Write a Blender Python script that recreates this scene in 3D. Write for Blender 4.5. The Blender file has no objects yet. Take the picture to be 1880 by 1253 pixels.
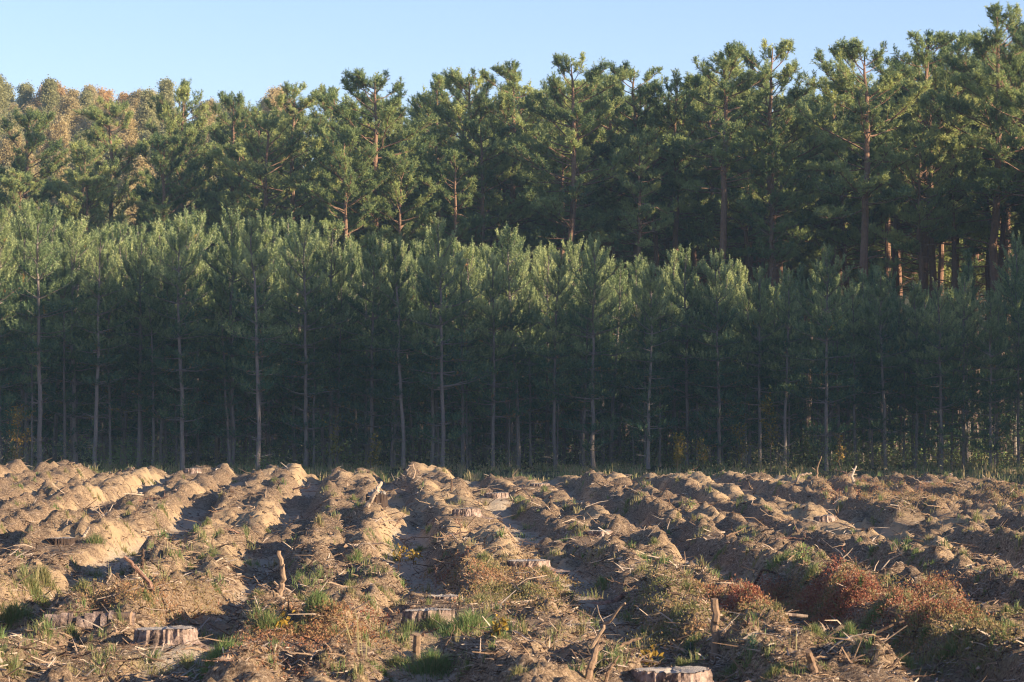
import bpy, math, random
import numpy as np
from mathutils import Vector, Matrix

scene = bpy.context.scene
R = math.radians
# ------------------------------------------------------------------ camera
CAM_H = 1.8
FPX = 5331.0                      # focal length in photo pixels (photo 1880 wide)
PITCH = math.atan((720 - 626.5) / FPX)
cam_d = bpy.data.cameras.new('camera')
cam = bpy.data.objects.new('camera', cam_d)
scene.collection.objects.link(cam)
cam.location = (0, 0, CAM_H)
cam.rotation_euler = (math.pi / 2 + PITCH, 0, 0)
cam_d.sensor_width = 36
cam_d.lens = 36 * FPX / 1880
cam_d.clip_start = 0.5
cam_d.clip_end = 3000
cam_d.dof.use_dof = True
cam_d.dof.focus_distance = 42
cam_d.dof.aperture_fstop = 13
scene.camera = cam

# ------------------------------------------------------------------ light
SUN_AZ = 67                       # degrees from straight behind the camera towards the right
SUN_EL = 16
a_, e_ = R(SUN_AZ), R(SUN_EL)
to_sun = Vector((math.sin(a_) * math.cos(e_), -math.cos(a_) * math.cos(e_), math.sin(e_)))
world = bpy.data.worlds.new('World')
scene.world = world
world.use_nodes = True
wn = world.node_tree
wn.nodes.clear()
sky = wn.nodes.new('ShaderNodeTexSky')
sky.sky_type = 'NISHITA'
sky.sun_disc = False
sky.sun_elevation = e_
sky.sun_rotation = math.atan2(to_sun.x, to_sun.y)
sky.air_density = 1.0
sky.dust_density = 0.3
sky.ozone_density = 1.6
bg = wn.nodes.new('ShaderNodeBackground')
bg.inputs['Strength'].default_value = 0.1
wo = wn.nodes.new('ShaderNodeOutputWorld')
tintn = wn.nodes.new('ShaderNodeMix'); tintn.data_type = 'RGBA'; tintn.blend_type = 'MULTIPLY'
tintn.inputs[0].default_value = 1; tintn.inputs[7].default_value = (.70, .70, .92, 1)
wn.links.new(sky.outputs[0], tintn.inputs[6]); wn.links.new(tintn.outputs[2], bg.inputs['Color'])
wn.links.new(bg.outputs[0], wo.inputs['Surface'])
sun_d = bpy.data.lights.new('sun', 'SUN')
sun_d.energy = 5.0
sun_d.angle = R(0.5)
sun_d.color = (1.0, 0.82, 0.60)
sun = bpy.data.objects.new('sun', sun_d)
scene.collection.objects.link(sun)
sun.rotation_euler = to_sun.to_track_quat('Z', 'Y').to_euler()
sun.location = (40, -20, 30)
scene.view_settings.view_transform = 'Standard'
scene.view_settings.look = 'None'
scene.view_settings.gamma = 1
scene.view_settings.use_curve_mapping = False
scene.view_settings.exposure = 1.38
scene.render.engine = 'CYCLES'
scene.cycles.max_bounces = 5
scene.cycles.diffuse_bounces = 3
scene.cycles.transmission_bounces = 3
scene.cycles.volume_bounces = 0
scene.cycles.use_denoising = True
scene.cycles.filter_width = 1.15

# ------------------------------------------------------------------ helpers
COL = scene.collection


def mesh_np(name, V, F, attrs=None, mat=None, smooth=False, uv=None):
    """triangle (n,3) or quad (n,4) mesh from arrays; attrs: {name: (domain, values)}"""
    V = np.asarray(V, np.float32); F = np.asarray(F, np.int32)
    me = bpy.data.meshes.new(name)
    k = F.shape[1]
    me.vertices.add(len(V)); me.vertices.foreach_set('co', V.ravel())
    me.loops.add(F.size); me.loops.foreach_set('vertex_index', F.ravel())
    me.polygons.add(len(F))
    me.polygons.foreach_set('loop_start', np.arange(0, F.size, k, dtype=np.int32))
    me.polygons.foreach_set('loop_total', np.full(len(F), k, np.int32))
    me.polygons.foreach_set('use_smooth', np.full(len(F), smooth, bool))
    for an, (dom, val) in (attrs or {}).items():
        at = me.attributes.new(an, 'FLOAT', dom)
        at.data.foreach_set('value', np.asarray(val, np.float32).ravel())
    me.update(calc_edges=True)
    if mat: me.materials.append(mat)
    return me


def link(o, parent=None):
    COL.objects.link(o)
    if parent is not None: o.parent = parent
    return o


def obj(name, me, parent=None, label=None, cat=None, group=None, kind=None):
    o = bpy.data.objects.new(name, me)
    link(o, parent); tag(o, label, cat, group, kind)
    return o


def tag(o, label=None, cat=None, group=None, kind=None):
    if label: o['label'] = label
    if cat: o['category'] = cat
    if group: o['group'] = group
    if kind: o['kind'] = kind
    return o


def thing(name, label, cat, loc, rz=0, group=None, scale=1.0):
    o = bpy.data.objects.new(name, None)
    o.empty_display_size = 0.3
    o.location = loc; o.rotation_euler = (0, 0, rz)
    o.scale = (scale,) * 3 if not hasattr(scale, '__len__') else scale
    link(o); tag(o, label, cat, group)
    return o


class Acc:
    """collects triangles"""
    def __init__(s): s.V = []; s.F = []; s.T = []; s.n = 0
    def add(s, V, F, t=0.0):
        V = np.asarray(V, float); F = np.asarray(F, int)
        s.V.append(V); s.F.append(F + s.n); s.n += len(V)
        s.T.append(np.full(len(F), t) if np.isscalar(t) else t)
    def tube(s, P, rad, sides=5, t=0.0, cap=True, rough=0.0, rng=None):
        P = np.asarray(P, float); n = len(P)
        rad = np.broadcast_to(np.asarray(rad, float), (n,))
        D = np.gradient(P, axis=0); D /= np.linalg.norm(D, axis=1)[:, None] + 1e-9
        u0 = np.cross(D[0], np.array([0, 0, 1.0]) if abs(D[0][2]) < 0.9 else np.array([1.0, 0, 0]))
        U = np.empty((n, 3))
        for q in range(n):
            u0 = u0 - D[q] * (u0 @ D[q]); u0 = u0 / (math.sqrt(u0 @ u0) + 1e-9); U[q] = u0
        W = np.cross(D, U)
        ang = np.arange(sides) * 2 * math.pi / sides
        rr = rad[:, None] * np.ones((1, sides))
        if rough and rng is not None: rr = rr * (1 + rough * rng.standard_normal((n, sides)))
        V = P[:, None, :] + (np.cos(ang)[None, :, None] * U[:, None, :] + np.sin(ang)[None, :, None] * W[:, None, :]) * rr[:, :, None]
        V = V.reshape(-1, 3)
        i = np.arange(n - 1)[:, None] * sides; j = np.arange(sides)[None, :]; j2 = (j + 1) % sides
        a = (i + j).ravel(); b = (i + j2).ravel(); c = (i + sides + j2).ravel(); d = (i + sides + j).ravel()
        F = [np.stack([a, b, c], 1), np.stack([a, c, d], 1)]
        if cap:
            V = np.vstack([V, P[:1], P[-1:]]); k = n * sides
            jj = np.arange(sides); j3 = (jj + 1) % sides
            F.append(np.stack([np.full(sides, k), j3, jj], 1))
            F.append(np.stack([np.full(sides, k + 1), (n - 1) * sides + jj, (n - 1) * sides + j3], 1))
        s.add(V, np.vstack(F), t)
    def mesh(s, name, mat, smooth=False):
        return mesh_np(name, np.vstack(s.V), np.vstack(s.F), {'tint': ('FACE', np.concatenate(s.T))}, mat, smooth)


def slivers(base, dirs, length, width, rng, t):
    """one thin triangle per base point"""
    n = len(base)
    rnd = rng.standard_normal((n, 3))
    width = np.asarray(width, float); side = np.cross(dirs, rnd); side /= np.linalg.norm(side, axis=1)[:, None] + 1e-9
    length = np.broadcast_to(length, (n,))[:, None]; width = np.broadcast_to(width, (n,))[:, None]
    V = np.empty((n, 3, 3))
    V[:, 0] = base - side * width * .5
    V[:, 1] = base + side * width * .5
    V[:, 2] = base + dirs * length
    return V.reshape(-1, 3), np.arange(n * 3).reshape(n, 3), np.broadcast_to(t, (n,)).copy()


# value noise ------------------------------------------------------------
_tab = np.random.RandomState(7).rand(512 * 512).reshape(512, 512)


def vnoise(x, y, seed=0):
    x = np.asarray(x, float) + seed * 17.31 + 200; y = np.asarray(y, float) + seed * 9.73 + 200
    xi = np.floor(x).astype(int); yi = np.floor(y).astype(int)
    fx = x - xi; fy = y - yi
    fx = fx * fx * fx * (fx * (fx * 6 - 15) + 10); fy = fy * fy * fy * (fy * (fy * 6 - 15) + 10)
    a = _tab[xi & 511, yi & 511]; b = _tab[(xi + 1) & 511, yi & 511]
    c = _tab[xi & 511, (yi + 1) & 511]; d = _tab[(xi + 1) & 511, (yi + 1) & 511]
    return (a * (1 - fx) + b * fx) * (1 - fy) + (c * (1 - fx) + d * fx) * fy * 1.0


def fbm(x, y, octv=4, seed=0, gain=.5):
    s = 0; am = 1; tot = 0
    for o in range(octv):
        s = s + am * (vnoise(x * 2 ** o + y * .37 * o, y * 2 ** o - x * .31 * o, seed + o * 3) - .5) * 2; tot += am; am *= gain
    return s / tot


def smooth(a, b, x):
    t = np.clip((x - a) / (b - a), 0, 1); return t * t * (3 - 2 * t)


# ------------------------------------------------------------------ terrain shape
PITCHX = 1.415
SLANT = 0.0488


# (photo x centre, photo y of ground in front, width px, height px, label, tilt, broken)
stumps = [(297, 1180, 122, 34, 'wide grey-topped pine stump in the near field beside bright green grass', .05, 0),
          (782, 1150, 100, 38, 'large pale-topped stump behind a green grass clump in the middle foreground', .04, 0),
          (1240, 1262, 152, 40, 'big stump cut by the bottom edge, beside an orange-leaved seedling', .02, 0),
          (1101, 983, 54, 18, 'flat-topped pale stump on a sandy mound right of centre', .04, 0),
          (855, 945, 54, 20, 'pinkish-barked stump on a ridge left of the deep furrow', .10, 0),
          (911, 915, 48, 18, 'pinkish stump with a dead branch leaning against its left side', .10, 0),
          (690, 930, 40, 26, 'broken brown stump with a grey branch leaning on it', .1, 1),
          (1518, 958, 44, 20, 'pink flaky-barked stump on the shaded ridge at the right', .1, 0),
          (990, 893, 38, 12, 'small flat stump on the far rim of the field near the centre', .05, 0),
          (968, 1040, 82, 22, 'wide low stump behind reddish ground plants in the middle', .03, 0),
          (107, 998, 56, 20, 'dark brown stump by a pale splintered branch at the left', .08, 0),
          (350, 868, 34, 14, 'small pinkish stump on the far left ridge top', .1, 0),
          (812, 1098, 64, 12, 'low pale stump top just showing in orange grass above the large stump', .02, 0),
          (1702, 888, 32, 9, 'low flat stump on the far rim at the right', .05, 0)]

MOUNDS = []
for _px, _py, _w, _h, _l, _t, _b in stumps:
    _z = .24 if _py > 950 else .30
    _d = FPX * (CAM_H - _z) / (_py - 720)
    MOUNDS.append(((_px - 940) / FPX * _d, _d + .15, _z, max(.34, _w / FPX * _d * .85)))


def far_mask(x, y):
    return smooth(57.5, 61, y + 2.0 * (vnoise(x * .5, y * .3, 51) - .5) + 4.2 * smooth(-7, -1, x) + .12 * x)


def field_h(x, y):
    x = np.asarray(x, float); y = np.asarray(y, float)
    u = x + SLANT * y + 1.03 + 0.16 * (vnoise(x * .25, y * .22, 5) - .5) * 2
    ph = u / PITCHX; k = np.round(ph); dx = np.abs(ph - k) * PITCHX
    kk = np.floor(ph)
    w = 0.05 * fbm(x * 2.2, y * 2.2, 3, 11)
    s = smooth(0.10, 0.40, dx + w)
    hump = vnoise(kk * 7.3, y / 4.6 + kk * 3.1, 21)                 # mounds along each ridge
    hump2 = vnoise(x / 0.8, y / 2.0, 24)
    A = 0.11 + 0.17 * hump + 0.14 * (hump2 - .5)
    A = A * (1 - 0.32 * smooth(1, 9, x) * smooth(38, 55, y))
    fill = smooth(0.60, 0.80, vnoise(x * .9, y * .42, 31)) * 0.7      # furrows partly fallen in
    near = 1 - smooth(19, 27, y)
    s = np.maximum(s, fill * (1 - s))
    s = np.maximum(s, near * 0.45 * smooth(.35, .7, vnoise(x * .8, y * .6, 37)))
    side = np.sign(ph - k)
    crown = 0.05 * np.cos((dx - .45) * 8)
    h = s * (A + crown)
    rough = fbm(x * 1.8, y * .8, 2, 41) * .06 + fbm(x * 6, y * 2.8, 3, 45, .5) * .034 + fbm(x * 17, y * 10, 3, 47, .6) * .026
    clod = np.abs(fbm(x * 3.4, y * 1.9, 3, 401, .6)) * .13 - np.abs(fbm(x * 7.5 + 3, y * 4.2, 3, 411, .6)) * .10
    cut = smooth(.52, .60, vnoise(x * 2.1, y * 1.0, 421)) * .055
    h = h + rough * (0.35 + .85 * s) + (clod + cut - .03) * (.15 + .85 * s) + .04
    for mx, my, mz, mr in MOUNDS:
        yy_ = (y - my); yy_ = np.where(yy_ < 0, yy_ * .45, yy_ * 1.2)
        q = np.exp(-(((x - mx) / mr) ** 2 + (yy_ / mr) ** 2) ** 1.5)
        h = h * (1 - q) + (mz + rough * .7) * q
        # nothing higher than the stump foot just in front of it or on its sunny side
        q2 = np.exp(-(((x - mx) / (mr * 1.3)) ** 2) ** 2) * smooth(my - 3.2, my - 1.6, y) * smooth(my + .2, my - .2, y)
        h = np.where(h > mz - .04, h * (1 - q2) + (mz - .04) * q2, h)
        q3 = smooth(mx + mr * .4, mx + mr, x) * smooth(mx + mr + 1.5, mx + mr + .8, x) * smooth(my - 1.4, my - .8, y) * smooth(my + .6, my, y)
        h = np.where(h > mz - .02, h * (1 - q3) + (mz - .02) * q3, h)
    edge = 1 - far_mask(x, y)      # field ends before the plantation
    far = fbm(x * .7, y * .7, 3, 61) * .05 + .05
    h = h * edge + far * (1 - edge)
    return h, s * edge, edge


def hz(x, y): return float(field_h(np.array([x]), np.array([y]))[0][0])


cp, sp = math.cos(PITCH), math.sin(PITCH)


def ray(px, py):
    cx, cy = (px - 940) / FPX, -(py - 626.5) / FPX
    return np.array([cx, cp - cy * sp, sp + cy * cp])


def at(px, py):
    """ground point seen at photo pixel (px, py)"""
    d = ray(px, py)
    t = np.arange(13, 75, .04)
    X = d[0] * t; Y = d[1] * t; Z = CAM_H + d[2] * t
    h = field_h(X, Y)[0]
    i = np.argmax(Z <= h) if (Z <= h).any() else len(t) - 1
    return X[i], Y[i], h[i]


def ppm(y): return FPX / y            # photo pixels per metre at depth y


# ------------------------------------------------------------------ materials
def new_mat(name):
    m = bpy.data.materials.new(name); m.use_nodes = True
    nt = m.node_tree; nt.nodes.clear()
    out = nt.nodes.new('ShaderNodeOutputMaterial')
    return m, nt, out


def ramp(nt, fac, stops, interp='LINEAR'):
    r = nt.nodes.new('ShaderNodeValToRGB'); r.color_ramp.interpolation = interp
    el = r.color_ramp.elements
    while len(el) < len(stops): el.new(0.5)
    for e, (p, c) in zip(el, stops):
        e.position = p; e.color = (*c, 1)
    nt.links.new(fac, r.inputs[0]); return r.outputs[0]


def noise(nt, scale, detail=3, rough=.6, vec=None, dim='3D'):
    n = nt.nodes.new('ShaderNodeTexNoise'); n.inputs['Scale'].default_value = scale
    n.inputs['Detail'].default_value = detail; n.inputs['Roughness'].default_value = rough
    if vec is not None: nt.links.new(vec, n.inputs['Vector'])
    return n.outputs['Fac']


def mixc(nt, fac, a, b, mode='MIX'):
    m = nt.nodes.new('ShaderNodeMix'); m.data_type = 'RGBA'; m.blend_type = mode
    for s, v in ((0, fac), (6, a), (7, b)):
        if hasattr(v, 'is_linked') or hasattr(v, 'links'): nt.links.new(v, m.inputs[s])
        elif s == 0: m.inputs[0].default_value = v
        else: m.inputs[s].default_value = (*v, 1)
    return m.outputs[2]


def math_n(nt, op, a, b=0.5, clamp=False):
    m = nt.nodes.new('ShaderNodeMath'); m.operation = op; m.use_clamp = clamp
    for i, v in enumerate((a, b)):
        if isinstance(v, (int, float)): m.inputs[i].default_value = v
        else: nt.links.new(v, m.inputs[i])
    return m.outputs[0]


def attr(nt, name):
    a = nt.nodes.new('ShaderNodeAttribute'); a.attribute_name = name
    return a.outputs['Fac']


def leaf_mat(name, stops, transl=.35, var=.45, hue=-.035):
    m, nt, out = new_mat(name)
    c = ramp(nt, attr(nt, 'tint'), stops)
    oi = nt.nodes.new('ShaderNodeObjectInfo')
    hs = nt.nodes.new('ShaderNodeHueSaturation')
    v = math_n(nt, 'ADD', math_n(nt, 'MULTIPLY', oi.outputs['Random'], var), 1 - var / 2)
    nt.links.new(v, hs.inputs['Value'])
    hh = math_n(nt, 'ADD', math_n(nt, 'MULTIPLY', oi.outputs['Random'], hue), .5 - hue * .43)
    nt.links.new(hh, hs.inputs['Hue'])
    nt.links.new(c, hs.inputs['Color'])
    d = nt.nodes.new('ShaderNodeBsdfPrincipled'); nt.links.new(hs.outputs[0], d.inputs['Base Color'])
    d.inputs['Roughness'].default_value = .5
    d.inputs['Specular IOR Level'].default_value = .2
    t = nt.nodes.new('ShaderNodeBsdfTranslucent'); nt.links.new(hs.outputs[0], t.inputs['Color'])
    mx = nt.nodes.new('ShaderNodeMixShader'); mx.inputs[0].default_value = transl
    nt.links.new(d.outputs[0], mx.inputs[1]); nt.links.new(t.outputs[0], mx.inputs[2])
    nt.links.new(mx.outputs[0], out.inputs['Surface'])
    return m


def solid_mat(name, colfn, rough=.9, bump=None, spec=.2):
    m, nt, out = new_mat(name)
    tc = nt.nodes.new('ShaderNodeTexCoord')
    c = colfn(nt, tc.outputs['Object'])
    d = nt.nodes.new('ShaderNodeBsdfPrincipled'); nt.links.new(c, d.inputs['Base Color'])
    d.inputs['Roughness'].default_value = rough
    d.inputs['Specular IOR Level'].default_value = spec
    if bump:
        b = nt.nodes.new('ShaderNodeBump'); b.inputs['Strength'].default_value = bump[1]
        b.inputs['Distance'].default_value = bump[2]
        nt.links.new(noise(nt, bump[0], 5, .65, tc.outputs['Object']), b.inputs['Height'])
        nt.links.new(b.outputs[0], d.inputs['Normal'])
    nt.links.new(d.outputs[0], out.inputs['Surface'])
    return m


M_NEEDLE_Y = leaf_mat('young_pine_needles', [(0, (.46, .25, .07)), (.08, (.22, .18, .05)), (.2, (.036, .092, .058)), (.42, (.060, .132, .076)), (.66, (.17, .225, .085)), (1, (.41, .46, .20))])  # low stops put the bluish shade of the lower boughs into the colour
M_NEEDLE_M = leaf_mat('mature_pine_needles', [(0, (.26, .16, .06)), (.1, (.045, .08, .042)), (.42, (.125, .19, .078)), (1, (.46, .50, .17))])
M_AUT = {
    'orange': leaf_mat('orange_autumn_leaves', [(0, (.46, .29, .13)), (.5, (.58, .38, .17)), (1, (.58, .45, .22))], .5, .3, -.008),
    'olive': leaf_mat('olive_larch_needles', [(0, (.28, .28, .13)), (.5, (.38, .36, .16)), (1, (.44, .41, .19))], .5, .3, -.008),
    'tan': leaf_mat('tan_birch_leaves', [(0, (.42, .33, .16)), (.5, (.50, .40, .19)), (1, (.54, .45, .22))], .5, .3, -.008),
    'yellow': leaf_mat('yellow_sapling_leaves', [(0, (.10, .10, .03)), (.5, (.22, .16, .03)), (1, (.40, .27, .04))]),
}
M_GRASS = leaf_mat('grass_blades', [(0, (.42, .32, .16)), (.3, (.28, .25, .10)), (.5, (.17, .20, .07)), (1, (.20, .29, .09))])
M_BILB = leaf_mat('bilberry_leaves', [(0, (.22, .07, .04)), (.3, (.33, .15, .07)), (.55, (.34, .23, .10)), (.75, (.20, .17, .06)), (1, (.11, .14, .045))])


def bark_m_col(nt, vec):
    sep = nt.nodes.new('ShaderNodeSeparateXYZ'); nt.links.new(vec, sep.inputs[0])
    z = math_n(nt, 'ADD', math_n(nt, 'MULTIPLY', sep.outputs[2], .11), math_n(nt, 'MULTIPLY', noise(nt, 1.5, 2, .6, vec), .25))
    base = ramp(nt, z, [(0.15, (.17, .12, .10)), (.5, (.25, .15, .10)), (.8, (.34, .185, .11)), (1, (.34, .20, .12))])
    n = noise(nt, 14, 4, .7, vec)
    return mixc(nt, math_n(nt, 'MULTIPLY', n, .9), base, (.07, .045, .035), 'MIX')


M_BARK_M = solid_mat('mature_pine_bark', bark_m_col, .9, (22, .7, .03))


def bark_y_col(nt, vec):
    oi = nt.nodes.new('ShaderNodeObjectInfo')
    a = mixc(nt, oi.outputs['Random'], (.20, .165, .14), (.36, .30, .255))
    return mixc(nt, math_n(nt, 'MULTIPLY', noise(nt, 25, 3, .6, vec), .8), a, (.09, .065, .05))


M_BARK_Y = solid_mat('young_pine_bark', bark_y_col, .9, (40, .5, .01))


def dead_col(nt, vec):
    t = attr(nt, 'tint')
    c = ramp(nt, t, [(0, (.05, .03, .02)), (.3, (.20, .12, .07)), (.6, (.42, .28, .17)), (1, (.62, .50, .38))])
    return mixc(nt, math_n(nt, 'MULTIPLY', noise(nt, 30, 3, .6, vec), .7), c, (.07, .05, .04))


M_DEAD = solid_mat('dead_wood', dead_col, .9, (45, .5, .008))


def redbark_col(nt, vec):
    return ramp(nt, noise(nt, 18, 4, .7, vec), [(.35, (.07, .04, .03)), (.5, (.22, .12, .08)), (.7, (.40, .25, .17))])


M_REDBARK = solid_mat('flaking_pine_bark', redbark_col, .85, (25, .7, .015))


def stumpbark_col(nt, vec):
    return ramp(nt, noise(nt, 9, 5, .75, vec), [(.34, (.04, .03, .025)), (.47, (.16, .11, .085)), (.6, (.36, .26, .20)), (.78, (.46, .38, .31))])


M_STUMP = solid_mat('stump_bark', stumpbark_col, .9, (14, .9, .03))


def cut_col(nt, vec):
    sep = nt.nodes.new('ShaderNodeSeparateXYZ'); nt.links.new(vec, sep.inputs[0])
    w = nt.nodes.new('ShaderNodeTexWave'); w.wave_type = 'RINGS'; w.rings_direction = 'Z'
    w.inputs['Scale'].default_value = 22; w.inputs['Distortion'].default_value = 1.2; w.inputs['Detail'].default_value = 2
    nt.links.new(vec, w.inputs['Vector'])
    c = ramp(nt, w.outputs['Fac'], [(0, (.36, .30, .23)), (1, (.58, .51, .41))])
    return mixc(nt, math_n(nt, 'MULTIPLY', noise(nt, 7, 4, .7, vec), .7), c, (.22, .17, .13))


M_CUT = solid_mat('weathered_cut_wood', cut_col, .85, (30, .4, .01))


def make_ground_mat():
    m, nt, out = new_mat('sandy_clearcut_soil')
    tc = nt.nodes.new('ShaderNodeTexCoord'); v = tc.outputs['Object']
    n1 = noise(nt, 1.3, 4, .65, v); n2 = noise(nt, 9, 5, .7, v); n3 = noise(nt, 45, 4, .7, v)
    sand = ramp(nt, n2, [(.3, (.36, .245, .135)), (.7, (.52, .37, .21))])
    hum = ramp(nt, n3, [(.34, (.055, .036, .024)), (.5, (.21, .14, .085)), (.68, (.46, .335, .21))])
    sand = mixc(nt, attr(nt, 'floor'), sand, (.38, .315, .235))
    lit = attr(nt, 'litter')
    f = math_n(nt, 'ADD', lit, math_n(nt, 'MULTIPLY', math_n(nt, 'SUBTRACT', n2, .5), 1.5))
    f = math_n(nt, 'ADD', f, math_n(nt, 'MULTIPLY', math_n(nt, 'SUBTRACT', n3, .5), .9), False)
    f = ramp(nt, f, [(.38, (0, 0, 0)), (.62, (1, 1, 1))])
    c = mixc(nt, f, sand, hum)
    g = attr(nt, 'moss')
    gm = ramp(nt, math_n(nt, 'ADD', g, math_n(nt, 'MULTIPLY', math_n(nt, 'SUBTRACT', n3, .5), 1.0)), [(.5, (0, 0, 0)), (.8, (1, 1, 1))])
    c = mixc(nt, gm, c, (.11, .11, .045))
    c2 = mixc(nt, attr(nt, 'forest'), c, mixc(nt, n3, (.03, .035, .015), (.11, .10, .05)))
    d = nt.nodes.new('ShaderNodeBsdfPrincipled'); nt.links.new(c2, d.inputs['Base Color'])
    d.inputs['Roughness'].default_value = .95; d.inputs['Specular IOR Level'].default_value = .1
    b = nt.nodes.new('ShaderNodeBump'); b.inputs['Strength'].default_value = .8; b.inputs['Distance'].default_value = .03
    nt.links.new(math_n(nt, 'ADD', noise(nt, 60, 4, .7, v), n2), b.inputs['Height'])
    nt.links.new(b.outputs[0], d.inputs['Normal'])
    nt.links.new(d.outputs[0], out.inputs['Surface'])
    return m


M_GROUND = make_ground_mat()

# ------------------------------------------------------------------ setting: ground
rng = np.random.default_rng(3)
NY, NX = 720, 440
yy = 12.5 * (70 / 12.5) ** (np.linspace(0, 1, NY))
half = 3.0 + yy * .24
uu = np.linspace(-1, 1, NX)
X = half[:, None] * uu[None, :]; Y = np.repeat(yy[:, None], NX, 1)
Hh, Ss, Ed = field_h(X, Y)
border = smooth(1.0, .96, np.abs(uu))[None, :] * smooth(12.5, 13.2, yy)[:, None] * smooth(70, 68.5, yy)[:, None]
border = np.clip(border, 0, 1)
Z = Hh * border + .012
litter = .47 + .17 * smooth(0, -6, X) - .20 * (1 - smooth(.1, .6, Ss)) + .62 * (fbm(X * .9, Y * .45, 4, 71)) + .22 * (Ss - .5) + .12 * smooth(-1, 8, X) * smooth(46, 30, Y) + .12 * smooth(30, 18, Y)
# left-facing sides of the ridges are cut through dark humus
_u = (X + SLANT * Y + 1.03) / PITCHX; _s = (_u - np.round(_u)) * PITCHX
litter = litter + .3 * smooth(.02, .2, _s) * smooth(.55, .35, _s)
litter = np.clip(litter, 0, 1)
moss = smooth(.62, .85, vnoise(X * .8, Y * .35, 81)) * smooth(50, 25, Y) * .55
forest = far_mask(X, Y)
idx = np.arange(NY * NX).reshape(NY, NX)
F = np.stack([idx[:-1, :-1], idx[:-1, 1:], idx[1:, 1:], idx[1:, :-1]], -1).reshape(-1, 4)
V = np.stack([X, Y, Z], -1).reshape(-1, 3)
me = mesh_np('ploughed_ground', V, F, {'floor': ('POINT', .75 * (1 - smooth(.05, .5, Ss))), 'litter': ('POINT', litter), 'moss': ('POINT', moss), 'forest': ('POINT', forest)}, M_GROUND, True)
obj('ploughed_ground', me, kind='structure')


def hill_h(x, y):
    x = np.asarray(x, float); y = np.asarray(y, float)
    hl = smooth(112, 185, y) * (11 + 2.5 * smooth(0, -26, x - (y - 180) * -.02) + .6 * fbm(x * .05, y * .05, 2, 91))
    return hl


gy = np.concatenate([np.linspace(-300, 10, 20), np.linspace(15, 260, 70), np.linspace(280, 1500, 20)])
gx = np.concatenate([np.linspace(-900, -80, 14), np.linspace(-70, 70, 60), np.linspace(80, 900, 14)])
GX, GY = np.meshgrid(gx, gy)
GZ = hill_h(GX, GY)
idx = np.arange(GX.size).reshape(GX.shape)
F = np.stack([idx[:-1, :-1], idx[:-1, 1:], idx[1:, 1:], idx[1:, :-1]], -1).reshape(-1, 4)
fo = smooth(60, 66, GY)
me = mesh_np('ground', np.stack([GX, GY, GZ], -1).reshape(-1, 3), F,
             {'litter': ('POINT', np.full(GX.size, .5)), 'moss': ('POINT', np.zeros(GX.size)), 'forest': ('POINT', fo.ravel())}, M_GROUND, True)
obj('ground', me, kind='structure')


# ------------------------------------------------------------------ trees
def unit(v): return v / (np.linalg.norm(v) + 1e-9)


def curve_axis(p, az, el, L, n, lift, rng, wob=.1):
    """points of a branch which starts at p and bends by `lift` radians"""
    P = [np.array(p, float)]
    for i in range(n):
        e = el + lift * (i + .5) / n + rng.normal(0, wob * .5); a = az + rng.normal(0, wob)
        P.append(P[-1] + np.array([math.cos(a) * math.cos(e), math.sin(a) * math.cos(e), math.sin(e)]) * L / n)
    return np.array(P)


def brush(shoots, rng, per_m, nl, nw, minn=6, spread=.8):
    """needles round shoots: rows (p0, dir, length, tint)"""
    B, D, T, Ln = [], [], [], []
    for p, d, L, t in shoots:
        n = max(minn, int(L * per_m))
        s = (np.arange(n) + rng.random(n)) / n
        rad = rng.standard_normal((n, 3)); rad -= (rad @ d)[:, None] * d; rad /= np.linalg.norm(rad, axis=1)[:, None] + 1e-9
        dd = d[None] * .62 + rad * spread; dd /= np.linalg.norm(dd, axis=1)[:, None]
        B.append(p[None] + d[None] * (s * L)[:, None]); D.append(dd)
        T.append(np.clip(t + rng.normal(0, .08, n), 0, 1)); Ln.append(nl * (.75 + .5 * rng.random(n)))
    B = np.vstack(B); D = np.vstack(D); T = np.concatenate(T); Ln = np.concatenate(Ln)
    return slivers(B, D, Ln, nw, rng, T)


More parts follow.
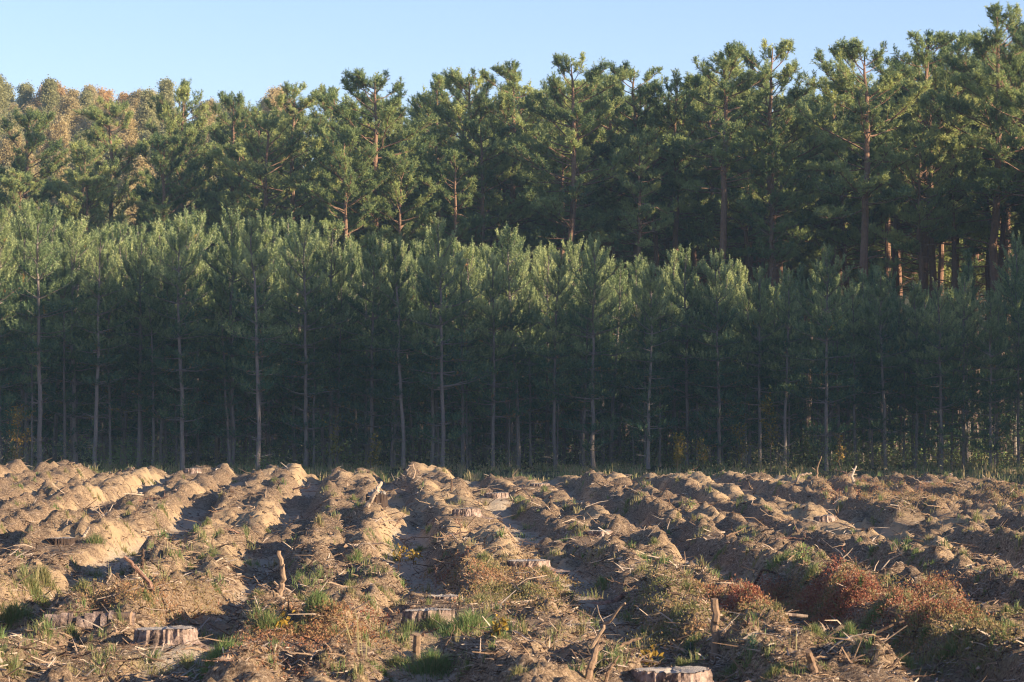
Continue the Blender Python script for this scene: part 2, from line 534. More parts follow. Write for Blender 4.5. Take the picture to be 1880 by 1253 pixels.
def make_young(seed, h=6.0, lean=.0, live=.30, cr=1.0):
    rng = np.random.default_rng(seed)
    wood = Acc(); shoots = []
    n = 14; zs = np.linspace(0, h - .1, n)
    bx = np.cumsum(rng.normal(0, .018, n)) + lean * (zs / h) ** 1.5; by = np.cumsum(rng.normal(0, .018, n))
    bx -= bx[0]; by -= by[0]
    P = np.stack([bx, by, zs], 1)
    r = .046 * (1 - zs / h) ** .8 + .010; r[0] *= 1.25
    wood.tube(P, r, 7, 0, True)
    def tr(z): return np.array([np.interp(z, zs, bx), np.interp(z, zs, by), z])
    top = tr(h - .1)
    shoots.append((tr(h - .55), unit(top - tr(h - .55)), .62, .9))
    z = h - .50; i = 1; crownR = cr
    while z > .35:
        alive = z > h * live + rng.normal(0, .25)
        nb = rng.integers(5, 8) if i > 1 else rng.integers(4, 6)
        a0 = rng.random() * 6.28
        L = min(.92, .20 + .15 * i) * crownR
        if z < h * .5: L *= rng.uniform(.55, 1.15) * (1 - .3 * (h * .5 - z) / (h * .5))
        if alive and z < h * .30 and rng.random() < .2: alive = False
        el = R(max(0, 60 - 8.5 * i))
        for b in range(nb):
            az = a0 + b * 6.283 / nb + rng.normal(0, .2)
            Lb = L * rng.choice([.5, .8, 1.0, 1.1, 1.3])
            if not alive:
                if rng.random() < .2: continue
                A = curve_axis(tr(z), az, R(rng.uniform(-5, 30)), Lb * rng.uniform(.35, 1.), 4, R(5), rng, .12)
                wood.tube(A, np.linspace(.011, .003, 5), 3, 0, False)
                if rng.random() < .5:
                    A2 = curve_axis(A[2], az + rng.choice([-.8, .8]), .1, .3, 2, .1, rng)
                    wood.tube(A2, np.linspace(.006, .002, 3), 3, 0, False)
                continue
            A = curve_axis(tr(z + rng.normal(0, .03)), az, el + rng.normal(0, .12), Lb, 6, R(20), rng, .16)
            wood.tube(A, np.linspace(.016 * (.5 + .5 * Lb), .005, 7), 4, 0, False)
            seg = np.diff(A, axis=0)
            shade = .55 + .35 * rng.random() if i < 5 else (.40 + .3 * rng.random() if i < 8 else .24 + .22 * rng.random())  # lower whorls painted darker as shade, tops paler as lit; old needles darken too
            # end shoot, upturned
            d = unit(unit(seg[-1]) + np.array([0, 0, .75 if i < 8 else .35]))
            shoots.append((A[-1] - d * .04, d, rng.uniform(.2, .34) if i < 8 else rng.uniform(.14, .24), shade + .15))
            s0 = 1 if i < 9 else 2
            for k in range(s0, 6):
                base = A[k]; ax = unit(seg[min(k, 5)])
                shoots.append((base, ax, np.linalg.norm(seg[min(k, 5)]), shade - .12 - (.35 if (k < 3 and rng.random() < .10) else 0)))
                for q in range(2 if Lb < .5 else 3):
                    sd = rng.choice([-1, 1]) * rng.uniform(.5, 1.0) if q else (-1) ** k * .8
                    az2 = math.atan2(ax[1], ax[0]) + sd
                    lat = (Lb * .42 * (1.15 - k / 7)) * rng.uniform(.5, 1.2)
                    if i > 12 and rng.random() < .15: continue
                    el2 = math.asin(np.clip(ax[2], -1, 1)) * .6 + R(rng.uniform(0, 30))
                    C = curve_axis(base + ax * rng.uniform(0, .1), az2, el2, lat, 2, R(30), rng)
                    t2 = shade + rng.normal(0, .08)
                    if rng.random() < .02: t2 = rng.uniform(0, .12)
                    dd = unit(C[2] - C[1]); dd = unit(dd + np.array([0, 0, .7 if i < 8 else .3]))
                    if lat > .2:
                        shoots.append((C[0] + (C[1] - C[0]) * .4, unit(C[1] - C[0]), lat * .45, t2 - .1))
                        if lat > .3:
                            shoots.append((C[1], unit(dd + rng.normal(0, .45, 3)), .15, t2))
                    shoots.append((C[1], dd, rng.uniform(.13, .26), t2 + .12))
        z -= rng.uniform(.34, .46); i += 1
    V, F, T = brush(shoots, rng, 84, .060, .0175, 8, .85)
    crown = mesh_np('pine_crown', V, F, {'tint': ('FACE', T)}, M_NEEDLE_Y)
    return wood.mesh('pine_trunk', M_BARK_Y), crown, h


def make_mature(seed, h=13.0, cb=.42, Rm=1.8, top=1.0, dead=9):
    rng = np.random.default_rng(seed)
    wood = Acc(); shoots = []
    n = 18; zs = np.linspace(0, h, n)
    bx = np.cumsum(rng.normal(0, .032, n)); by = np.cumsum(rng.normal(0, .032, n)); bx -= bx[0]; by -= by[0]
    P = np.stack([bx, by, zs], 1)
    r = .155 * (1 - zs / h) ** .65 + .012; r[0] *= 1.2
    wood.tube(P, r, 9, 0, True)
    def tr(z): return np.array([np.interp(z, zs, bx), np.interp(z, zs, by), z])
    zb = h * cb
    for k in range(dead):
        z = rng.uniform(h * .2, zb * 1.25)
        A = curve_axis(tr(z), rng.random() * 6.28, R(rng.uniform(-15, 25)), rng.uniform(.5, 1.6), 5, R(rng.uniform(-15, 15)), rng, .2)
        wood.tube(A, np.linspace(.028, .006, 6), 4, 0, False)
        if rng.random() < .6:
            B = curve_axis(A[3], rng.random() * 6.28, R(10), .5, 3, 0, rng, .2); wood.tube(B, np.linspace(.012, .004, 4), 3, 0, False)
    nl = int(62 * (1 - cb) / .55); zz = zb + (h - zb - .25) * (np.sort(rng.random(nl)) * .55 + np.linspace(0, 1, nl) * .45)
    for z in zz:
        t = (z - zb) / (h - zb)
        prof = (max(0, 1 - t) ** .55) * (.55 + .45 * min(1, t / .3))
        L = (.5 + Rm * 1.1 * prof) * rng.uniform(.55, 1.2) * (1 if t < .8 else min(1, top))
        az = rng.random() * 6.28; el = R(4 + 34 * t ** 1.3 + rng.normal(0, 10))
        L = min(L, (h - z + .06) / max(.05, math.sin(min(1.5, el + R(14)))))
        A = curve_axis(tr(z), az, el, L, 6, R(22), rng, .16)
        wood.tube(A, np.linspace(.010 + .017 * L / 2, .006, 7), 4, 0, False)
        shade = .35 + .45 * rng.random()
        seg = np.diff(A, axis=0)
        ns = int(6 + L * 8)
        for q in range(ns):
            s = rng.uniform(.36, 1.0) if L > .8 else rng.uniform(.1, 1)
            f = s * 6; k = min(5, int(f)); base = A[k] + seg[k] * (f - k)
            ax = unit(seg[k])
            az2 = math.atan2(ax[1], ax[0]) + rng.normal(0, 1.0) * (1.1 - .4 * s)
            el2 = math.asin(np.clip(ax[2], -1, 1)) * .5 + R(rng.uniform(-5, 42))
            L2 = rng.uniform(.18, .55) * (.5 + .32 * L) * (1.25 - .5 * s)
            C = curve_axis(base, az2, el2, L2, 3, R(25), rng, .18)
            wood.tube(C, np.linspace(.009, .004, 4), 3, 0, False)
            s2 = np.clip(shade + rng.normal(0, .09), .12, 1)
            for w in range(int(5 + L2 * 15)):
                f2 = rng.uniform(.3, 1) * 3; kk = min(2, int(f2)); b2 = C[kk] + (C[kk + 1] - C[kk]) * (f2 - kk)
                d = unit(unit(C[kk + 1] - C[kk]) * .6 + rng.normal(0, .6, 3) + np.array([0, 0, .55]))
                tt = s2 + rng.normal(0, .06) + .1
                if rng.random() < .012: tt = 0.02
                shoots.append((b2, d, rng.uniform(.10, .19), tt))
    for k in range(4):
        shoots.append((tr(h - .1) + rng.normal(0, .04, 3), unit(np.array([0, 0, 1]) + rng.normal(0, .3, 3)), .22, .8))
    V, F, T = brush(shoots, rng, 92, .070, .0165, 11, .8)
    crown = mesh_np('pine_crown', V, F, {'tint': ('FACE', T)}, M_NEEDLE_M)
    return wood.mesh('pine_trunk', M_BARK_M), crown, h


YOUNG = [make_young(100 + i, 6.0, lean=[0, .25, -.15, .05, 0, -.35, .1, 0, .45, -.2, .15][i], live=[.18, .26, .10, .08, .34, .28, .18, .05, .36, .40, .12][i],
                    cr=[.9, .75, 1.12, 1.05, .8, .7, .95, 1.1, .62, .55, 1.2][i]) for i in range(11)]
MATURE = [make_mature(200 + i, 13.0, [.42, .56, .40, .60, .36, .64, .46, .55][i], [1.8, 1.7, 2.0, 2.0, 1.9, 1.6, 1.75, 2.1][i], [1, .9, 1.3, 1.1, 1.4, .9, 1, 1.4][i], [9, 12, 8, 10, 7, 14, 9, 12][i]) for i in range(8)]
HIGH = [1, 3, 5, 7]; LOW = [0, 2, 4, 6]


def plant(proto, name, x, y, h, rz, label, cat, group, z=0.0, wide=1.0):
    s = h / proto[2]
    t = thing(name, label, cat, (x, y, z), rz, group, (s * wide, s * wide, s))
    obj('trunk', proto[0], t); obj('crown', proto[1], t)
    return t


ORD = ['first', 'second', 'third', 'fourth', 'fifth', 'sixth', 'seventh', 'eighth', 'ninth', 'tenth', 'eleventh', 'twelfth', 'thirteenth',
       'fourteenth', 'fifteenth', 'sixteenth', 'seventeenth', 'eighteenth', 'nineteenth', 'twentieth', 'twenty-first', 'twenty-second',
       'twenty-third', 'twenty-fourth', 'twenty-fifth', 'twenty-sixth', 'twenty-seventh', 'twenty-eighth', 'twenty-ninth', 'thirtieth']
rnd = random.Random(5)


def hfrom(px_top, y): return CAM_H + (720 - px_top) / ppm(y)


# silhouette of the young plantation in the photograph (x, y of the tops)
YT = np.array([(-200, 385), (20, 372), (100, 385), (175, 415), (285, 395), (340, 395), (430, 385), (520, 392), (595, 410), (655, 432), (720, 440),
               (790, 405), (860, 452), (945, 418), (1000, 452), (1080, 437), (1150, 465), (1225, 450), (1320, 458), (1400, 488),
               (1450, 490), (1510, 462), (1560, 500), (1610, 490), (1665, 515), (1725, 515), (1765, 508), (1815, 535), (1880, 545), (2300, 560)], float)


def ytop(px): return float(np.interp(px, YT[:, 0], YT[:, 1]))


# front row: trunk x in the photo, top y, depth, prototype
front = [(-10, 392, 65.2, 3), (75, 372, 63.8, 1), (175, 425, 65.4, 4), (255, 440, 66.2, 6), (335, 398, 65.3, 0), (425, 388, 65.9, 2), (473, 402, 64.4, 5),
         (560, 420, 65.8, 7), (606, 415, 66.8, 6), (680, 440, 65.6, 3), (740, 445, 64.8, 5), (812, 405, 64.6, 2), (850, 470, 66.2, 4),
         (905, 470, 65.6, 6), (951, 418, 66.3, 1), (1020, 462, 65.2, 5), (1090, 440, 65.1, 7), (1190, 485, 65.0, 0), (1262, 462, 66.4, 2),
         (1320, 470, 65.4, 3), (1395, 495, 66.3, 6), (1440, 500, 65.9, 1), (1517, 458, 64.5, 7), (1570, 520, 66.0, 4), (1625, 500, 65.7, 0), (1680, 520, 66.2, 5),
         (1727, 520, 65.4, 2), (1768, 510, 65.9, 6), (1820, 538, 65.2, 3), (1868, 545, 65.8, 1)]
fy = {0: 'ragged crown', 1: 'slightly leaning', 2: 'broad crown', 3: 'thick foliage', 4: 'high crown',
      5: 'bare stem', 6: 'open crown', 7: 'low foliage', 8: 'leaning thin stem', 9: 'thin suppressed crown', 10: 'widest crown'}
for i, (px, pt, d, k) in enumerate(front):
    x = (px - 940) / ppm(d)
    lb = f'young pine at the plantation edge, {ORD[i]} from the left, {fy[k]}'
    plant(YOUNG[k], 'young_pine', x, d, hfrom(pt, d), rnd.random() * 6.28, lb, 'young pine', 'young pines along the front edge of the plantation', z=hz(x, d) - .03)
for i in range(26):
    px = -20 + i * 73 + rnd.uniform(-22, 22); d = rnd.uniform(65.8, 67.3); k = rnd.choice([8, 9, 4, 5, 1])
    x = (px - 940) / ppm(d); nf = min(range(len(front)), key=lambda q: abs(front[q][0] - px))
    plant(YOUNG[k], 'young_pine', x, d, max(3.2, hfrom(ytop(px) + rnd.uniform(25, 170), d)), rnd.random() * 6.28,
          f'thin young pine {"left" if px < front[nf][0] else "right"} of the {ORD[nf]} edge pine from the left, {fy[k]}', 'young pine', 'thin stems between the edge pines', z=hz(x, d) - .03, wide=rnd.uniform(.6, .9))
# rows behind
row = 0
yv = 67.4
while yv < 80.5:
    row += 1
    hw = yv * .19
    x = -hw - 1.0
    while x < 17.0:
        xj = x + rnd.uniform(-.45, .45); yj = yv + rnd.uniform(-.6, .6)
        px = 940 + xj * ppm(yj)
        tgt = ytop(px) + rnd.choice([0, 6, 14, 25, 40, 60, 90, 110]) + 4
        if xj > 12: h_ = 5.2 + rnd.uniform(-.5, .6)
        else: h_ = max(4.2, min(6.6, hfrom(tgt, yj)))
        if px > 1640 and rnd.random() < .3: x += 1.2; continue
        if px > 1980 and yj > 70: x += 1.2; continue
        k = rnd.randrange(11)
        nf = min(range(len(front)), key=lambda q: abs(front[q][0] - px))
        if px < 1950: lb = f'{ORD[row]}-row young pine behind the {ORD[nf]} edge pine from the left, {fy[k]}'
        elif px > 1940: lb = 'young pine of the plantation where it continues past the right edge'; offr = True
        else: lb = 'young pine deep inside the plantation, seen only as a thin stem and top'
        if px >= 1950: lb = 'young pine of the plantation where it continues past the right edge'
        grp = 'young pines past the right edge' if px >= 1950 else ('young pines just behind the edge trees' if row <= 2 else 'young pines inside the plantation')
        plant(YOUNG[k], 'young_pine', xj, yj, h_, rnd.random() * 6.28, lb, 'young pine', grp, wide=rnd.uniform(.8, 1.1))
        x += 1.2
    yv += 1.55

# mature pines, front ones by their tops in the photograph: (x, top y, depth, proto, wide, feature)
mats = [(55, 212, 97, 0, 1.05, 'spreading crown low against the autumn hill'), (200, 192, 95, 2, 1.0, 'full round crown'), (335, 162, 97, 4, .9, 'tall crown rising above its neighbours'),
        (425, 182, 99, 6, .9, 'small rounded top'), (540, 165, 93, 2, 1.0, 'dark wide crown'), (610, 172, 97, 0, .9, 'pale pointed top'), (690, 143, 88, 4, 1.1, 'big sunlit crown leaning right'),
        (800, 148, 96, 1, .9, 'narrow spire top'), (862, 140, 92, 3, 1.0, 'sunlit upper crown'), (945, 130, 91, 6, 1.05, 'two-peaked top'), (1045, 116, 87, 0, 1.05, 'high pointed crown and fine side limbs'),
        (1105, 148, 96, 5, 1.0, 'small top peeping between larger crowns'), (1165, 128, 91, 1, 1.1, 'slender dark leading top'), (1240, 150, 90, 3, .95, 'shaded right-hand crown'),
        (1308, 97, 86, 5, 1.05, 'pale flat-topped crown and bare lower stem'), (1425, 88, 88, 2, 1.05, 'broad heavy crown and reddish stem'), (1530, 150, 98, 6, .9, 'low crown in a gap'),
        (1592, 90, 84, 3, 1.1, 'bright bare stem and spreading lower limbs'), (1640, 170, 92, 5, .9, 'thin straight reddish stem'), (1700, 70, 90, 1, 1.15, 'dark columnar crown'),
        (1758, 72, 92, 6, 1.0, 'ragged open top'), (1835, 27, 86, 0, 1.1, 'highest top of the forest'), (1890, 62, 84, 4, 1.1, 'crown cut by the right frame edge')]
MT = np.array([(-300, 260), (0, 250), (55, 230), (125, 250), (200, 215), (260, 240), (335, 190), (425, 195), (540, 175), (640, 180), (690, 150), (740, 200), (800, 160), (1045, 130), (1165, 140),
               (1240, 160), (1310, 110), (1370, 150), (1430, 100), (1530, 165), (1600, 110), (1700, 85), (1835, 60), (2400, 60)], float)
for i, (px, pt, d, k, wd, ft) in enumerate(mats):
    if px > 560 and k in LOW: k = {0: 7, 2: 7, 4: 3, 6: 1}[k]
    plant(MATURE[k], 'mature_pine', (px - 940) / ppm(d), d, hfrom(pt, d), rnd.random() * 6.28, f'tall pine behind the plantation with {ft}', 'pine tree',
          'tall pines behind the plantation', wide=wd * (13 / hfrom(pt, d)) ** .3)
extra_stems = [(1178, 255, 86, 5), (1420, 250, 85.5, 1), (1690, 240, 86, 3), (1335, 300, 90, 5), (735, 290, 87, 3), (848, 280, 87, 5), (668, 250, 90, 1), (1040, 270, 89, 5), (1755, 270, 88, 5), (632, 250, 86.5, 3)]
for px, pt, d, k in extra_stems:
    plant(MATURE[k], 'mature_pine', (px - 940) / ppm(d), d, hfrom(pt, d), rnd.random() * 6.28, f'thin bare-stemmed pine beside the pine with {mats[min(range(len(mats)), key=lambda q: abs(mats[q][0] - px))][5]}', 'pine tree',
          'bare-stemmed pines under the taller crowns', wide=.95)
yv = 90.0
while yv < 134:
    hw = yv * .19
    x = -hw - 2
    while x < max(22, hw + 3):
        xj = x + rnd.uniform(-1, 1); yj = yv + rnd.uniform(-1.2, 1.2)
        px = 940 + xj * ppm(yj)
        tgt = float(np.interp(px, MT[:, 0], MT[:, 1])) + rnd.choice([10, 25, 40, 60, 90])
        h_ = max(7.5, min(17.5, hfrom(tgt, yj)) - float(hill_h(xj, yj)) - .4)
        x += 2.9
        if px < 330 and yj > 96: continue
        if px < 600 and yj > 112: continue
        k = rnd.choice((HIGH if yj < 106 else LOW) if px > 900 else (HIGH if 450 < px and yj < 100 else LOW)); nf = min(range(len(mats)), key=lambda q: abs(mats[q][0] - px)); sd = 'left' if px < mats[nf][0] else 'right'
        dep = f'just behind and {sd} of' if yj < 96 else ('well behind' if yj < 108 else 'far behind')
        lb = f'old pine {dep} the pine with {mats[nf][5]}' if -40 < px < 1920 else 'pine of the old forest beyond the frame edge'
        lb = ' '.join(lb.split()[:16])
        plant(MATURE[k], 'mature_pine', xj, yj, h_, rnd.random() * 6.28, lb, 'pine tree',
              'old pines deep in the forest', z=float(hill_h(xj, yj)), wide=(13 / h_) ** .3)
    yv += 3.6

# wood beyond the right of the clearing (its shade falls on the plantation)
for i in range(18):
    for j in range(4):
        y = 50.0 + i * 2.6 + rnd.uniform(-.5, .5) + (j % 2) * .9; x = 17.5 + j * 2.9 + rnd.uniform(-.7, .7)
        yc = y + (x - 17.5) * .4245                      # where the light that grazes this tree crosses the wood's edge
        h_ = float(np.interp(yc, [52, 54.3, 58.6, 62.8, 70, 78.6, 82, 95], [12.0, 12.9, 10.2, 6.7, 8.2, 12.8, 9.2, 10])) + (x - 17.5) * .31 + rnd.uniform(-.6, .5)
        plant(MATURE[rnd.randrange(7)], 'mature_pine', x, y, h_, rnd.random() * 6.28, 'tall pine in the wood beside the clearing', 'pine tree', 'tall pines beside the clearing', wide=1.15)
        if j < 2 and yc < 66:
            plant(YOUNG[rnd.randrange(11)], 'young_pine', x + 1.0, y + 1.2, min(6.5, h_ * .6), rnd.random() * 6.28, 'young pine under the tall wood beside the clearing', 'young pine', 'young pines under the side wood', wide=1.2)


# autumn trees on the far hill
def make_autumn(seed, shape, mat, h=8.0):
    rng = np.random.default_rng(seed)
    wood = Acc()
    n = 10; zs = np.linspace(0, h, n); bx = np.cumsum(rng.normal(0, .05, n)); bx -= bx[0]
    wood.tube(np.stack([bx, bx * .5, zs], 1), .10 * (1 - zs / h) + .01, 6, .9)
    B = []; T = []
    for k in range(90):
        t = rng.random() ** .8; z = h * (.22 + .76 * t)
        if shape == 'cone': rr = .25 + 1.35 * (1 - t)
        else: rr = .35 + 1.5 * math.sin(math.pi * min(1, .22 + .76 * t)) ** .8
        L = rr * rng.uniform(.6, 1.15); az = rng.random() * 6.28
        A = curve_axis((np.interp(z, zs, bx), 0, z), az, R(15 + 40 * t), L, 4, R(15 if shape != 'cone' else -10), rng, .2)
        wood.tube(A, np.linspace(.022, .004, 5), 3, .8, False)
        m = int(230 + 240 * L); s = rng.uniform(.2, 1, m) * 4; kk = np.minimum(3, s.astype(int))
        pts = A[kk] + (A[kk + 1] - A[kk]) * (s - kk)[:, None] + rng.normal(0, .13, (m, 3))
        B.append(pts); T.append(np.clip(rng.random() * .6 + rng.normal(.2, .15, m), 0, 1))
    B = np.vstack(B); T = np.concatenate(T)
    D = rng.standard_normal(B.shape); D /= np.linalg.norm(D, axis=1)[:, None]
    V, F, T = slivers(B, D, .10, .062, rng, T)
    return wood.mesh('autumn_trunk', M_DEAD), mesh_np('autumn_crown', V, F, {'tint': ('FACE', T)}, mat), h


AUT = [make_autumn(300, 'cone', M_AUT['olive']), make_autumn(301, 'round', M_AUT['orange']), make_autumn(302, 'round', M_AUT['tan']),
       make_autumn(303, 'cone', M_AUT['tan']), make_autumn(304, 'round', M_AUT['orange']), make_autumn(305, 'cone', M_AUT['olive'])]
anames = ['olive-yellow larch', 'orange birch', 'tan birch', 'tan larch', 'rust-orange birch', 'greenish larch']
atops = [(10, 150, 0), (45, 153, 5), (75, 165, 1), (100, 160, 4), (130, 165, 3), (160, 163, 2), (190, 172, 4), (225, 178, 1), (250, 192, 4), (270, 175, 2), (300, 190, 3), (-30, 160, 2),
         (20, 190, 3), (60, 200, 2), (150, 205, 5), (210, 205, 2), (120, 215, 4), (265, 215, 1), (285, 235, 2), (330, 205, 5), (380, 215, 2), (450, 195, 0), (490, 180, 5), (240, 235, 4)]
for i, (px, pt, k) in enumerate(atops):
    d = 196 + rnd.uniform(-4, 6) if i < 12 else 182 + rnd.uniform(-5, 4)
    x = (px - 940) / ppm(d); z0 = float(hill_h(x, d)); h_ = max(5.5, hfrom(pt, d) - z0)
    if i < 12: lb = f'{anames[k]} on the hilltop skyline, {ORD[i if i < 11 else 0]} crown from the left' if i < 11 else 'tan birch on the hilltop cut by the left frame edge'
    else: lb = f'{anames[k]} on the far hillside below the skyline crowns'
    plant(AUT[k], 'autumn_tree', x, d, h_, rnd.random() * 6.28, lb, 'tree', 'autumn trees on the far hill', z=z0 - .1, wide=1.1)
for r_ in range(6):
    for c_ in range(16):
        d = 132 + r_ * 9 + rnd.uniform(-2, 2); x = -36 + c_ * 2.6 + rnd.uniform(-.8, .8)
        k = rnd.choice([0, 5, 2, 3, 5])
        px = 940 + x * ppm(d)
        if px < -80 or px > 560: continue
        z0 = float(hill_h(x, d))
        plant(AUT[k], 'autumn_tree', x, d, rnd.uniform(7, 8.5), rnd.random() * 6.28, ' '.join(f'{anames[k]} low on the hill behind the pine with {mats[min(range(len(mats)), key=lambda q: abs(mats[q][0] - px))][5]}'.split()[:16]), 'tree', 'pale trees on the lower slope', z=z0 - .1, wide=1.15)


# ------------------------------------------------------------------ stumps
def make_stump(x, y, z, w, h, seed, label, tilt=0.0, broken=False):
    """bark side, cut face, root flare"""
    rng = np.random.default_rng(seed)
    t = thing('tree_stump', label, 'stump', (x, y, z - .04), rng.random() * 6.28 * 0, 'cut pine stumps in the clearing')
    n = 84; ang = np.arange(n) * 2 * math.pi / n
    r0 = w / 2
    lob = 1 + .05 * np.sin(ang * 3 + rng.random() * 6) + .04 * np.sin(ang * 5 + rng.random() * 6)
    fin = .03 * np.sin(ang * 17 + 2 * np.sin(ang * 3)) + rng.normal(0, .018, n)
    hs = np.array([-.10, 0, .12, .3, .5, .75, 1.0]) * h
    fl = np.array([1.45, 1.28, 1.12, 1.04, 1.0, .985, .98])
    flare = 1 + np.abs(np.sin(ang * 2.5 + rng.random() * 6)) * .35
    topz = h * (1 + (tilt * np.cos(ang + 1.0)) + rng.normal(0, .02, n) + .02 * np.sin(ang * 2 + rng.random() * 6))
    if broken: topz = topz * (1 + .35 * np.abs(np.sin(ang * 1.5)) + rng.normal(0, .12, n))
    V = []
    for k in range(len(hs)):
        mixf = max(0, (fl[k] - 1) / .45)
        rr = r0 * lob * (fl[k] * (1 - mixf) + fl[k] * flare * mixf) * (1 + fin + rng.normal(0, .02, n))
        zz = np.full(n, hs[k]) if k < len(hs) - 1 else topz
        if 0 < k < len(hs) - 1: zz = hs[k] * topz / h
        V.append(np.stack([rr * np.cos(ang), rr * np.sin(ang), zz], 1))
    top = V[-1].copy()
    # rim of the bark turns in a little, with its own thickness
    rim = top * np.array([.93, .93, 1]) + np.array([0, 0, -.004]); V.append(rim)
    K = len(V); V = np.vstack(V)
    i = np.arange(K - 1)[:, None] * n; j = np.arange(n)[None, :]; j2 = (j + 1) % n
    a, b, c, d = (i + j).ravel(), (i + j2).ravel(), (i + n + j2).ravel(), (i + n + j).ravel()
    F = np.stack([a, b, c, d], 1)
    bm_ = mesh_np('stump_bark', V, F, None, M_STUMP, False)
    obj('bark', bm_, t)
    if broken or 'brown' in label: bm_.materials[0] = M_DEAD
    rings = [rim * np.array([1.005, 1.005, 1]) + np.array([0, 0, .006])]
    for f in (.8, .55, .3, .1):
        rg = rim * np.array([f, f, 1]); rg[:, 2] = rim[:, 2] * 1.0 + .008 + rng.normal(0, .003 if not broken else .02, n); rings.append(rg)
    K = len(rings); V = np.vstack(rings + [np.array([[0, 0, float(np.mean(rings[-1][:, 2]))]])])
    i = np.arange(K - 1)[:, None] * n
    a, b, c, d = (i + j).ravel(), (i + j2).ravel(), (i + n + j2).ravel(), (i + n + j).ravel()
    F = np.vstack([np.stack([a, b, c], 1), np.stack([a, c, d], 1), np.stack([(K - 1) * n + j.ravel(), (K - 1) * n + j2.ravel(), np.full(n, K * n)], 1)])
    obj('cut_face', mesh_np('stump_cut', V, F, None, M_CUT, True), t)
    return t


taken = []
for i, (px, py, w, hp, lb, tl, br) in enumerate(stumps):
    mx, my, mz, mr = MOUNDS[i]
    W = w / ppm(my) * .95; H = hp / ppm(my) * (1 if my < 26 else .8)
    make_stump(mx, my + W * .35, mz - .01, W, H, 400 + i, lb, tl, bool(br))
    taken.append((mx, my, W))


# ------------------------------------------------------------------ dead branches, posts, logs
def branch_mesh(pts, r0, r1, rng, mat, twigs=2, tint=.5, sides=7, rough=.05):
    acc = Acc()
    P = np.array(pts, float)
    # resample with wobble
    m = 14; s = np.linspace(0, len(P) - 1, m); k = np.minimum(len(P) - 2, s.astype(int))
    Q = P[k] + (P[k + 1] - P[k]) * (s - k)[:, None]
    L = np.linalg.norm(P[-1] - P[0]); Q[1:-1] += rng.normal(0, L * .012, (m - 2, 3))
    acc.tube(Q, np.linspace(r0, r1, m), sides, tint, True, rough, rng)
    for _ in range(twigs):
        b = Q[rng.integers(3, m - 2)]; d = unit(unit(P[-1] - P[0]) * .6 + rng.normal(0, .6, 3) + np.array([0, 0, .3]))
        l = L * rng.uniform(.12, .3)
        T = np.array([b, b + d * l * .5 + rng.normal(0, l * .06, 3), b + d * l])
        acc.tube(T, np.linspace(r0 * .45, r1 * .5, 3), 4, np.clip(tint + .1, 0, 1))
    return acc.mesh('dead_branch', mat)


def pxpoint(px, py, d):
    r = ray(px, py); return np.array([r[0], r[1], 0]) * d / r[1] + np.array([0, 0, CAM_H + r[2] * d / r[1]])


